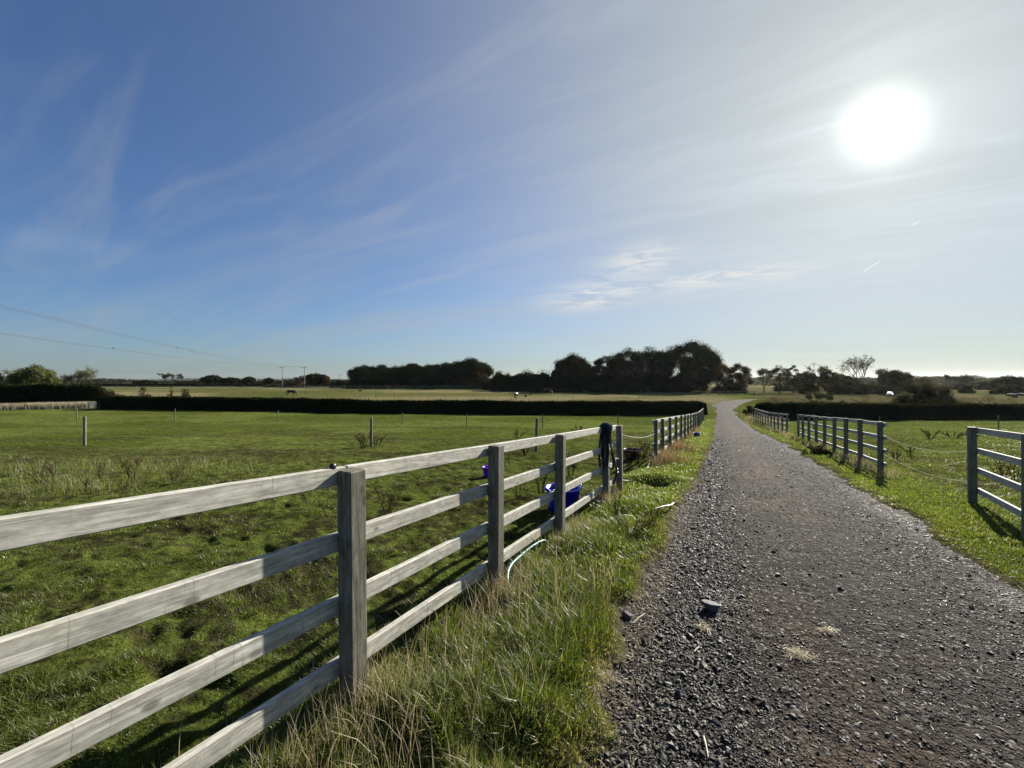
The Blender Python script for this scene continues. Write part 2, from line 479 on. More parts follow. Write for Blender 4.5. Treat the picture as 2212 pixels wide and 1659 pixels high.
    # two short vapour trails
    for (x0, y0, x1, y1, s) in ((1863, 588, 1903, 563, .75), (1968, 487, 1988, 478, .6)):
        a0, a1 = dirv(x0, y0), dirv(x1, y1); mid = (a0 + a1).normalized(); tv = (a1 - a0); L = tv.length / 2; tv.normalize(); nv = mid.cross(tv).normalized()
        al = t.math('DIVIDE', t.vmath('DOT_PRODUCT', d, tuple(tv), out=1), L)
        ac = t.math('DIVIDE', t.vmath('DOT_PRODUCT', d, tuple(nv), out=1), .0011)
        k = t.math('MULTIPLY', t.math('EXPONENT', t.math('MULTIPLY', t.math('MULTIPLY', ac, ac), -1)), t.ramp(t.math('ABSOLUTE', al), .75, 1.05, 1, 0))
        k = t.math('MULTIPLY', k, t.math('GREATER_THAN', ca, .3))
        base = t.mix(t.math('MULTIPLY', k, s), base, (.92 * K, .92 * K, .9 * K))
    # glare of the veiled sun itself
    tu = Vector((SUN.x, 0, SUN.z)) * 1.0; tu = (tu - SUN * tu.dot(SUN)).normalized()     # the glare is drawn a little narrower along its long diagonal
    du = t.vmath('DOT_PRODUCT', d, tuple(tu), out=1)
    gang = t.math('SQRT', t.math('ADD', t.math('MULTIPLY', ang, ang), t.math('MULTIPLY', t.math('MULTIPLY', du, du), .45)))
    cor = t.math('MULTIPLY', t.math('EXPONENT', t.math('DIVIDE', t.math('SUBTRACT', gang, .05), -.075)), .40)
    tu = Vector((SUN.x, 0, SUN.z)) * 1.0; tu = (tu - SUN * tu.dot(SUN)).normalized()     # the glare is drawn a little narrower along its long diagonal
    du = t.vmath('DOT_PRODUCT', d, tuple(tu), out=1)
    gang = t.math('SQRT', t.math('ADD', t.math('MULTIPLY', ang, ang), t.math('MULTIPLY', t.math('MULTIPLY', du, du), .45)))
    cor = t.math('MINIMUM', cor, 1.0)
    disc = t.ramp(gang, .0, .092, 1, 0)
    add = t.math('ADD', t.math('MULTIPLY', cor, .55 * K), t.math('MULTIPLY', disc, .42 * K))
    glare = t.vmath('SCALE', (1.0, 1.0, .93)); t.put(glare.node.inputs['Scale'], add)
    fin = t.vmath('ADD', base, glare)
    bg = t.node('ShaderNodeBackground'); t.put(bg.inputs['Color'], fin); bg.inputs['Strength'].default_value = .1
    out = t.node('ShaderNodeOutputWorld'); t.l.new(bg.outputs[0], out.inputs['Surface'])

SKY_TINT = (.228, .322, .460); SKY_SAT = .98
AUR_W = .69; AUR_MIX = .90; AUR_COL = (.55, .575, .53); HZ_COL = (.38, .415, .36)
build_world()
sl = bpy.data.lights.new('sun', 'SUN'); sl.energy = 5.0; sl.angle = rad(.6); sl.color = (1, .945, .85)
so = bpy.data.objects.new('sun', sl); col.objects.link(so); so.rotation_euler = (-SUN).to_track_quat('-Z', 'Y').to_euler(); so.location = (20, 20, 30)

cam = bpy.data.cameras.new('camera'); cam.sensor_fit = 'HORIZONTAL'; cam.sensor_width = 36; cam.lens = 36 * F / 2212
cam.shift_y = -(829.5 - HY) / 2212; cam.clip_start = .05; cam.clip_end = 20000
co = bpy.data.objects.new('camera', cam); col.objects.link(co); co.location = (0, 0, CAMZ); co.rotation_euler = (rad(90), 0, 0)
scene.camera = co
scene.view_settings.view_transform = 'Standard'; scene.view_settings.look = 'None'; scene.view_settings.gamma = 1
scene.view_settings.exposure = 1.3
scene.cycles.max_bounces = 6; scene.cycles.diffuse_bounces = 3; scene.cycles.transmission_bounces = 3; scene.cycles.transparent_max_bounces = 6
scene.cycles.use_denoising = True; scene.cycles.denoising_prefilter = 'ACCURATE'
# ------------------------------------------------------------------ ground sheet
def ground_color(x, y, e):
    q = x - .5 * y; r = np.hypot(x, y)
    n = fbm(x, y, 1.1, 4, 51); n2 = fbm(x, y, 6, 3, 55); n3 = fbm(x, y, 30, 3, 58); nf = fbm(x, y, .115, 3, 63)
    def C(*k): return np.array(k)[None, :]
    def mixc(a, b, f): return a + (b - a) * f[:, None]
    g = mixc(C(.062, .082, .016) + 0 * x[:, None], C(.098, .120, .029), sstep(.35, .65, n2))
    g = mixc(g, C(.085, .080, .036), sstep(.52, .75, n) * .6)
    mud = sstep(.495, .58, n * .35 + nf * .65) * (1 - sstep(12, 30, r)) * sstep(1.9, 2.2, -q)
    g = mixc(g, C(.050, .064, .014), (1 - sstep(7, 16, r)) * .7)
    g = mixc(g, C(.076, .095, .023), sstep(3.6, 4.4, q) * .7)  # right paddock: backlit glow of the turf put into a lighter green
    g = mixc(g, C(.024, .019, .013), np.clip(mud, 0, 1) * .72)
    shade_streaks = sstep(.54, .64, fbm(x * .35, y, 2.2, 3, 71)) * sstep(8, 14, r) * (1 - sstep(28, 44, r)) * .6  # grazing shade on the bumpy mid-field, painted as long dark streaks
    g = mixc(g, C(.042, .042, .018), shade_streaks)
    # track edges: trodden earth and pale litter
    g = mixc(g, C(.10, .085, .06), (1 - sstep(.02, .22, e)) * .8)
    # field behind the hedge: bleached
    ff = sstep(58, 66, y - np.clip(q, 0, 100) * .15) * (1 - sstep(-2, 6, q - 1))
    fc = mixc(C(.098, .10, .038) + 0 * x[:, None], C(.18, .16, .088), sstep(.42, .62, fbm(x * .4, y, 16, 3, 75)))
    fc = mixc(fc, C(.072, .085, .024), sstep(.50, .66, n3) * .8)
    g = mixc(g, fc, ff)
    fr = sstep(47, 55, y) * sstep(2, 8, q - 3)
    rc = mixc(C(.085, .072, .042) + 0 * x[:, None], C(.125, .108, .065), sstep(.4, .6, n3))
    rc = mixc(rc, C(.09, .11, .035), sstep(.5, .6, n2) * .6)
    g = mixc(g, rc, fr)
    far = sstep(170, 260, r)
    farc = mixc(C(.07, .085, .035) + 0 * x[:, None], C(.20, .19, .10), sstep(.46, .54, fbm(x, y * 2.2, 190, 2, 79)))
    g = mixc(g, farc, far)
    return g

def build_ground():
    rr = np.concatenate([np.geomspace(.35, 60, 560), np.geomspace(60.9, 4500, 170)])
    fine = np.arange(-78, 78.01, .2); coarse = np.arange(81, 282, 6.0)
    an = np.radians(np.concatenate([fine, coarse])); na = len(an); nr = len(rr)
    A, R = np.meshgrid(an, rr)
    x = (R * np.sin(A)).ravel(); y = (R * np.cos(A)).ravel()
    e = edge_d(x, y)
    z = ground_z(x, y, e)
    v = np.stack([x, y, z], 1)
    v = np.vstack([v, [[0, 0, gz(0, 0)]]])
    c = ground_color(x, y, e); c = np.vstack([c, c[:1]])
    i = np.arange(nr - 1)[:, None] * na; j = np.arange(na)[None, :]; j2 = (j + 1) % na
    quads = np.stack([i + j, i + na + j, i + na + j2, i + j2], -1).reshape(-1, 4)[:, ::-1]
    tri = np.stack([np.full(na, nr * na), np.arange(na), (np.arange(na) + 1) % na], -1)[:, ::-1]
    o = mesh_np('ground', v, np.concatenate([quads.ravel(), tri.ravel()]), np.concatenate([np.full(len(quads), 4), np.full(len(tri), 3)]), M['ground'], None, c, True)
    tag(o, 'sloping grass fields with muddy patches running to the horizon', 'ground', kind='structure')
build_ground()

def road_z(x, y):
    d, hw = track_dist(x, y)
    u = np.clip(d / hw, 0, 1.5)
    return base_z(x, y) - .01 + .03 * (1 - u * u) * (u < 1) + (fbm(x, y, .8, 3, 301) - .5) * .03 + (fbm(x, y, .11, 3, 305) - .5) * .018

def build_road():
    # resample centre line
    P = CL; seg = np.hypot(np.diff(P[:, 0]), np.diff(P[:, 1])); s = np.concatenate([[0], np.cumsum(seg)])
    y0 = np.interp(-3, P[:, 1], s)
    st = [y0]
    while st[-1] < s[-1]:
        yy = np.interp(st[-1], s, P[:, 1]); st.append(st[-1] + max(.03, .012 * max(yy, 1)))
    st = np.array(st[:-1])
    cx = np.interp(st, s, P[:, 0]); cy = np.interp(st, s, P[:, 1]); hw = np.interp(st, s, P[:, 2])
    k = np.ones(9) / 9
    tx = np.gradient(cx); ty = np.gradient(cy); L = np.hypot(tx, ty); nx = ty / L; ny = -tx / L
    m = 90; u = np.linspace(-1, 1, m)
    W = (hw + .45)[:, None] * u[None, :]
    x = cx[:, None] + nx[:, None] * W; y = cy[:, None] + ny[:, None] * W
    xf, yf = x.ravel(), y.ravel()
    z = road_z(xf, yf)
    lat = (W / hw[:, None]).ravel()
    n = fbm(xf, yf, 1.6, 3, 311); n2 = fbm(xf, yf, .5, 3, 317)
    c = np.array([.0335, .0290, .0245])[None, :] + 0 * xf[:, None]
    br = np.exp(-((lat + .10) / .34) ** 2) * sstep(.34, .56, n)
    c = c + (np.array([.066, .046, .032]) - c) * np.clip(br, 0, 1)[:, None]
    pale = sstep(.62, .92, lat) * sstep(.38, .6, n2)
    c = c + (np.array([.095, .092, .085]) - c) * (pale * .75)[:, None]
    c = c + (np.array([.06, .048, .036]) - c) * (sstep(.84, .98, -lat) * .8)[:, None]
    c = c * (.84 - .22 * sstep(18, 60, yf))[:, None]  # far end darkened in colour, replacing the shade between missing stones
    i = np.arange(len(st) - 1)[:, None] * m; j = np.arange(m - 1)[None, :]
    q = np.stack([i + j, i + j + 1, i + m + j + 1, i + m + j], -1).reshape(-1, 4)
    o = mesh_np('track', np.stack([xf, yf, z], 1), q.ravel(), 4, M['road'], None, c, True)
    tag(o, 'dark gravel farm track curving away between the paddocks', 'track', kind='structure')
build_road()
# ------------------------------------------------------------------ fences
def rail_fence(label, posts, rails_h, post_h, side, rail_size=.09, over=(0, 0), lean=.012, pmat='post', rmat='rail', psize=.1, ins=()):
    """posts: ground points (x, y); rails on the given side (+1 = to the right of the run) of the posts"""
    root = empty('post_and_rail_fence', (posts[0][0], posts[0][1], gz(*posts[0])))
    tag(root, label, 'fence')
    zs = [float(base_z(np.array([p[0]]), np.array([p[1]]))[0]) + .02 for p in posts]
    o0 = Vector(root.location)
    n = len(posts)
    def dirn(i):
        a = posts[max(i - 1, 0)]; b = posts[min(i + 1, n - 1)]
        return Vector((b[0] - a[0], b[1] - a[1], 0)).normalized()
    for i, p in enumerate(posts):
        b = MB(); d = dirn(i); ang = math.atan2(d.y, d.x)
        H = post_h + random.uniform(-.012, .012)
        b.box((0, 0, H / 2 - .2), (psize, psize, H + .4), None, 1.0, .006)
        o = b.build('post', M[pmat], root)
        o.location = Vector((p[0], p[1], zs[i])) - o0
        o.rotation_euler = (random.uniform(-lean, lean), random.uniform(-lean, lean), ang + random.uniform(-.04, .04))
        if i in ins:
            k = MB(); k.lathe([(.004, 0), (.022, .0), (.026, .012), (.018, .02), (.024, .032), (.010, .045)], 12)
            q = k.build('insulator', M['black'], root, True)
            nrm = Vector((d.y, -d.x, 0)) * side
            q.scale = (.62,) * 3
            q.location = Vector((p[0], p[1], zs[i] + post_h - (.13 if psize > .1 or over[0] < .25 else -.012))) - o0 + nrm * (psize / 2 + .002) - d * (.02 if over[0] < .25 else .075)
            q.rotation_euler = nrm.to_track_quat('Z', 'Y').to_euler()
    for i in range(n - 1):
        d = Vector((posts[i + 1][0] - posts[i][0], posts[i + 1][1] - posts[i][1], 0)); L2 = d.length; d.normalize()
        nrm = Vector((d.y, -d.x, 0)) * side
        for k, h in enumerate(rails_h):
            e0 = over[0] if i == 0 else -.004; e1 = over[1] if i == n - 2 else -.004
            jo = random.uniform(-.008, .008)
            a = Vector((posts[i][0], posts[i][1], zs[i] + h + jo)) - d * e0 * (1) + nrm * (psize / 2 + .021)
            c = Vector((posts[i + 1][0], posts[i + 1][1], zs[i + 1] + h + jo + random.uniform(-.005, .005))) + d * e1 + nrm * (psize / 2 + .021)
            L = (c - a).length
            b = MB(); b.box((0, 0, 0), (L, .038, rail_size), None, 1.0, .004)
            # gentle warp of sawn timber
            o = b.build('rail', M[rmat], root)
            o.location = (a + c) / 2 - o0
            x = (c - a).normalized()
            y = Vector((0, 0, 1)).cross(x).normalized(); z = x.cross(y)
            o.rotation_euler = Matrix((x, y, z)).transposed().to_euler()
    return root

def onq(Y, q, s=.5): return (q + s * Y, Y)
RH = [.225, .545, .868, 1.192]
rail_fence('weathered pale four-rail fence in front, running past the blue tub',
           [onq(-.55, -1.90), onq(.79, -1.88), onq(2.12, -1.865), onq(3.46, -1.865), onq(4.82, -1.86), onq(6.81, -1.865), onq(7.76, -1.87)],
           RH, 1.245, -1, over=(.3, .04), ins=(2,))
ys = [11.65, 13.1, 15.0, 17.06, 19.2, 21.2, 23.4, 25.6, 28.0, 30.2, 32.4, 34.6, 36.8, 39, 41.2, 43.4, 45.2]
rail_fence('weathered four-rail fence beyond the rope gap, running along the track to the hedge',
           [onq(y, -1.80) for y in ys], RH, 1.25, -1, over=(.16, .05), ins=(0,))
rail_fence('grey four-rail fence across the track, cut by the picture edge',
           [(7.45, 6.74), (6.02, 4.85), (4.75, 3.1)], RH, 1.25, -1, over=(.02, .05), rmat='rail', ins=(0,))
ys = [22.96, 21.4, 19.75, 17.96, 16.3, 14.67, 13.15, 11.63, 10.04]
rail_fence('grey nine-post fence with jutting rail ends across the track, beside the brambles',
           [(3.52 + .534 * y, y) for y in ys], [h for h in RH], 1.25, -1, over=(.04, .14), ins=(8,))
ys = np.linspace(26.8, 45, 12)
rail_fence('distant four-rail fence across the track, between the nine-post fence and the hedge',
           [(float(np.interp(y, [26.8, 45], [17.68, 26.2])), float(y)) for y in ys], RH, 1.25, 1, over=(.1, .05))

# ------------------------------------------------------------------ standing posts in the paddocks
def stake(label, px, Y, h, w, group, tilt=0.0):
    b = MB(); b.tube([(0, 0, -.3), (0, 0, h * .5), (0, 0, h - .015), (0, 0, h)], [w, w * .97, w * .95, w * .8], 10)
    o = b.build('wooden_post', M['stake'], None)
    x = at(px, Y); o.location = (x, Y, gz(x, Y)); o.rotation_euler = (0, tilt, random.uniform(0, 6))
    return tag(o, label, 'post', group)
G1 = 'stout lone posts in the middle of the paddock'; G2 = 'slim posts in a row across the paddock'
stake('stout round post standing alone in the grass above the rough weeds', 183, 17.4, 1.22, .055, G1)
stake('stout dark post standing behind the top rail, among low weeds', 802, 17.0, 1.2, .058, G1, .01)
stake('stout dark post just behind the rail between second and third fence posts', 1158, 15.2, 1.2, .055, G1, -.03)
for px, Y, l in ((166, 40, 'slim post in front of the pale hurdle, near the stout lone post'), (378, 40, 'slim post alone between the stout lone post and the middle of the paddock'),
                 (601, 39, 'slim post straight below the grazing dark horse'), (869, 37.5, 'slim post against the hedge, beside the stout dark post by the weeds'),
                 (1008, 35, 'slim post against the hedge above the longest pale rail of the fence'), (1172, 34, 'slim post directly behind the stout post with the tilt'),
                 (1335, 33, 'slim dark post rising directly over the end post of the close fence')):
    stake(l, px, Y, 1.1, .042, G2, random.uniform(-.02, .02))

def electric_fence(label, pts, h, w, tape=True, hs=(.95,), mat='stake', tr=.006):
    root = empty('electric_fence', (pts[0][0], pts[0][1], gz(*pts[0]))); tag(root, label, 'fence'); o0 = Vector(root.location)
    tops = []
    for (x, y) in pts:
        z = gz(x, y); hh = h * random.uniform(.85, 1.12)
        b = MB(); b.tube([(0, 0, -.2), (0, 0, hh * .6), (0, 0, hh)], [w, w, w * .9], 6)
        o = b.build('post', M[mat], root); o.location = Vector((x, y, z)) - o0; o.rotation_euler = (random.uniform(-.03, .03), random.uniform(-.03, .03), 0)
        tops.append((Vector((x, y, z)) - o0, hh))
    if tape:
        for k in hs:
            b = MB(); p = []
            for i in range(len(tops)):
                p.append(tops[i][0] + Vector((0, -w - .004, tops[i][1] * k)))
                if i < len(tops) - 1:
                    c = (tops[i][0] + tops[i + 1][0]) / 2 + Vector((0, -w - .004, (tops[i][1] + tops[i + 1][1]) / 2 * k - .05)); p.append(c)
            b.tube(p, tr, 5); b.build('tape', M['wire'], root)
    return root
electric_fence('thin two-post fence with one strand crossing in front of the dark hedge, beyond the track', [(at(1760, 28.5), 28.6), (at(1899, 28), 28), (at(2157, 28), 28), (at(2420, 27.5), 27.5)], 1.1, .04, True, (.93,), tr=.004)
def row(xs, Ys): return [(at(x, y), y) for x, y in zip(xs, Ys)]
xs = [274, 296, 312, 330, 376, 412, 461, 527, 566, 606, 658, 707, 742, 778, 812, 853, 890, 925, 962, 1030, 1074, 1104, 1142, 1169, 1240, 1298, 1362, 1378]
electric_fence('row of short thin stakes showing just over the top of the long hedge', row(xs, [78 + 4 * math.sin(i * 1.9) for i in range(len(xs))]), .95, .04, tr=.006)
xs = [290, 345, 398, 447, 506, 549, 606, 660, 702, 760, 811, 850, 905, 960, 1020, 1078, 1100, 1150, 1216, 1265, 1324, 1383, 1400]
electric_fence('second row of stakes across the pale field behind the grazing horse', row(xs, [104 + 3 * math.sin(i * 2.3) for i in range(len(xs))]), 1.2, .045, tr=.006)
xs = list(range(230, 1250, 34))
rl = [(at(x, 148), 148.0 + 2 * math.sin(x * .02)) for x in xs]
rail_fence('far dark rail fence along the foot of the long wood', rl, [.45, .8, 1.15], 1.3, 1, .12, pmat='stake', rmat='darkrail', psize=.13)
rl = [(at(x, 96), 96.0) for x in (1513, 1533, 1553, 1572, 1590, 1610, 1630)]
rail_fence('low dark two-rail fence where the track bends out of sight', rl, [.5, .95], 1.1, 1, .1, pmat='stake', rmat='darkrail', psize=.12)
# wire fence with rough grass at the far edge of the paddock
pts = [(at(px, Y), Y) for px, Y in ((-40, 50), (-8, 51), (26, 52), (55, 53), (83, 54), (111, 55), (148, 56), (177, 57))]
electric_fence('low stock fence of pale stakes in front of the bleached grass below the tall hedge', pts, .95, .05, True, (.45, .75, .95), 'post')
# pale hurdle with its prop
r = empty('hurdle', (at(201, 57), 57, gz(at(201, 57), 57))); tag(r, 'small pale barred hurdle with a slanting prop against the dark hedge', 'hurdle')
for h in (.16, .36, .56, .72, .88):
    b = MB(); b.box((0, 0, h + .02), (1.12, .03, .085)); b.build('bar', M['hurdle'], r)
for sx in (-.57, .57):
    b = MB(); b.box((sx, 0, .48), (.07, .06, 1.0)); b.build('upright', M['post'], r)
b = MB(); b.box((0, 0, 0), (1.02, .07, .07)); o = b.build('prop', M['hurdle'], r); o.location = (-.96, -.1, .33); o.rotation_euler = (0, rad(-46), 0)
stake('thin grey gatepost at the hedge end beside the pale hurdle', 215, 57, .8, .05, G2)

# ------------------------------------------------------------------ foliage
def leaf_cards(P, size, seed, up=.0, aspect=.7):
    """one folded leaf-sized quad at every point"""
    r = np.random.default_rng(seed); n = len(P)
    a = r.normal(size=(n, 3)); a /= np.linalg.norm(a, axis=1)[:, None]
    b = r.normal(size=(n, 3)); b -= a * (a * b).sum(1)[:, None]; b /= np.linalg.norm(b, axis=1)[:, None]
    s = (size * r.uniform(.6, 1.35, n))[:, None]
    a = a * s * .5; b = b * s * .5 * aspect
    return np.stack([P - a, P + b * .9, P + a, P - b * .9], 1).reshape(-1, 3)

def leaf_colors(n, base, seed, var=.35, clump=None):
    r = np.random.default_rng(seed)
    f = r.uniform(1 - var, 1 + var, n)
    if clump is not None: f = f * clump
    c = np.array(base)[None, :] * f[:, None]
    c[:, 0] *= r.uniform(.8, 1.3, n)
    return np.repeat(np.clip(c, 0, .9), 4, 0)

def hedge(label, line, h, depth, base=(.023, .031, .012), dens=26, leaf=.16, seed=1, taper=None, topvar=.10):
    """clipped hedge along a list of ground points: rough solid body and a skin of leaves, one mesh"""
    line = np.array(line, float); seg = np.hypot(np.diff(line[:, 0]), np.diff(line[:, 1])); s = np.concatenate([[0], np.cumsum(seg)])
    n = int(s[-1] / .5); st = np.linspace(0, s[-1], n)
    cx = np.interp(st, s, line[:, 0]); cy = np.interp(st, s, line[:, 1])
    tx = np.gradient(cx); ty = np.gradient(cy); L = np.hypot(tx, ty); nx, ny = ty / L, -tx / L
    hh = h * (1 + (fbm(st, st * 0, 2.2, 3, seed + 3) - .5) * topvar * 2 + (fbm(st, st * 0 + 9, 9, 2, seed + 4) - .5) * topvar)
    end = np.clip(np.minimum(st, s[-1] - st) / (depth * .7), 0, 1); end = np.sqrt(1 - (1 - end) ** 2)
    hh = hh * (.35 + .65 * end)
    prof = [(-.50, 0), (-.52, .25), (-.50, .6), (-.45, .86), (-.30, .97), (0, 1.0), (.30, .97), (.45, .86), (.5, .6), (.52, .25), (.5, 0)]
    m = len(prof)
    V = np.zeros((n, m, 3)); gx = base_z(cx, cy)
    for j, (o, t) in enumerate(prof):
        w = o * depth * (.25 + .75 * end) * (1 + (fbm(st + j * 3.1, st * 0 + j, .8, 3, seed + 7) - .5) * .35)
        V[:, j, 0] = cx + nx * w; V[:, j, 1] = cy + ny * w
        V[:, j, 2] = gx - .15 + (hh + .15) * t * (1 + (fbm(st, st * 0 + j * 2.7, .7, 2, seed + 9) - .5) * .08)
    i = np.arange(n - 1)[:, None] * m; j = np.arange(m - 1)[None, :]
    q = np.stack([i + j, i + j + 1, i + m + j + 1, i + m + j], -1).reshape(-1, 4)
    area = s[-1] * (2 * h + depth); k = int(area * dens)
    r = np.random.default_rng(seed)
    fi = r.uniform(0, n - 1.001, k); fj = r.uniform(0, m - 1.001, k)
    i0 = fi.astype(int); j0 = fj.astype(int); a = (fi - i0)[:, None]; b = (fj - j0)[:, None]
    P = (V[i0, j0] * (1 - a) + V[i0 + 1, j0] * a) * (1 - b) + (V[i0, j0 + 1] * (1 - a) + V[i0 + 1, j0 + 1] * a) * b
    P = P + r.normal(size=(k, 3)) * np.array([.06, .06, .05])
    sp = r.uniform(size=k) < .08; P[sp, 2] += np.abs(r.normal(size=sp.sum())) * .10
    lv = leaf_cards(P, np.full(k, leaf), seed + 1)
    body = V.reshape(-1, 3); nb = len(body)
    caps = [list(range(m))[::-1], [(n - 1) * m + j for j in range(m)]]
    faces = np.concatenate([q.ravel(), np.array(caps).ravel(), np.arange(len(lv)) + nb])
    sizes = np.concatenate([np.full(len(q), 4), [m, m], np.full(len(lv) // 4, 4)])
    clump = .6 + .8 * fbm(P[:, 0] * 1.3, P[:, 2] * 1.3 + P[:, 1], .9, 3, seed + 11)
    brown = (fbm(P[:, 0], P[:, 1], 2.5, 2, seed + 15) > .60)
    lc = leaf_colors(k, base, seed + 2, .4, clump)
    lc[np.repeat(brown, 4)] *= np.array([1.7, 1.15, .9])
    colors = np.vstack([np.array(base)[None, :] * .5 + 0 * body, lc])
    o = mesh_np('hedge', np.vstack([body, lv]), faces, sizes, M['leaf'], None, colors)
    return tag(o, label, 'hedge')

hedge('long clipped dark hedge across the far side of the main paddock, rounded at the track', [(at(212, 58), 58), (at(420, 57), 57), (at(700, 55.5), 55.5), (at(1000, 54.5), 54.5), (at(1300, 54), 54), (at(1490, 53.4), 53.4), (at(1524, 54.5), 54.5)], 1.78, 1.7, seed=101, dens=70, leaf=.14, topvar=.085)
hedge('clipped dark hedge on the far side of the track behind the nine-post fence', [(at(1632, 49), 49.5), (at(1700, 46.5), 46.5), (at(1900, 46), 46), (at(2212, 45.5), 45.5), (at(2600, 45), 45)], 1.76, 1.7, seed=131, dens=70, leaf=.14, topvar=.085)
hedge('tall unclipped black hedge at the far side of the paddock, behind the bleached grass', [(at(-260, 60), 60), (at(-60, 62), 62), (at(100, 64), 64), (at(205, 65), 65), (at(236, 66), 66)], 3.15, 2.6, seed=151, dens=40, leaf=.2, topvar=.08)
hedge('very low thin hedge far away on the crest of the pale field', [(at(150, 215), 215), (at(420, 218), 218), (at(620, 215), 215), (at(800, 215), 215)], 1.4, 2, seed=171, dens=4, leaf=.5, topvar=.3)

hedge('overgrown dark thicket along the foot of the tall wood by the track', [(at(1060, 128), 128), (at(1200, 124), 124), (at(1330, 122.5), 122.5), (at(1468, 122.5), 122.5)], 4.6, 3.2, seed=181, dens=16, leaf=.32, topvar=.22)
hedge('overgrown dark thicket along the foot of the long wood', [(at(756, 163), 163), (at(900, 161), 161), (at(1058, 158), 158)], 4.4, 3.2, seed=191, dens=12, leaf=.42, topvar=.22)
def _ico():
    import bmesh
    b = bmesh.new(); bmesh.ops.create_icosphere(b, subdivisions=2, radius=1.0); b.verts.ensure_lookup_table()
    v = np.array([tuple(p.co) for p in b.verts]); f = np.array([[q.index for q in p.verts] for p in b.faces]); b.free(); return v, f
ICO_V, ICO_F = _ico()
def grow(b, tips, p, d, L, r, depth, spread, rnd, minr, up=.15):
    n = 3; pts = [p]; q = p.copy(); dd = d.copy()
    for i in range(n):
        dd = (dd + Vector((rnd.gauss(0, .13), rnd.gauss(0, .13), rnd.gauss(up * .3, .08)))).normalized()
        q = q + dd * (L / n); pts.append(q.copy())
    b.tube(pts, [max(minr, r * (1 - .4 * i / n)) for i in range(n + 1)], 5 if r > .06 else 3, False)
    if depth == 0:
        tips.append(q); tips.append(pts[2]); return
    for k in range(rnd.choice((2, 3, 3))):
        ax = Vector((rnd.gauss(0, 1), rnd.gauss(0, 1), rnd.gauss(.2, .6))).normalized()
        nd = (dd * (1 - spread) + ax * spread + Vector((0, 0, up))).normalized()
        s = pts[rnd.choice((2, 3, 3))]
        grow(b, tips, s, nd, L * rnd.uniform(.62, .85), max(minr, r * .6), depth - 1, spread, rnd, minr, up)

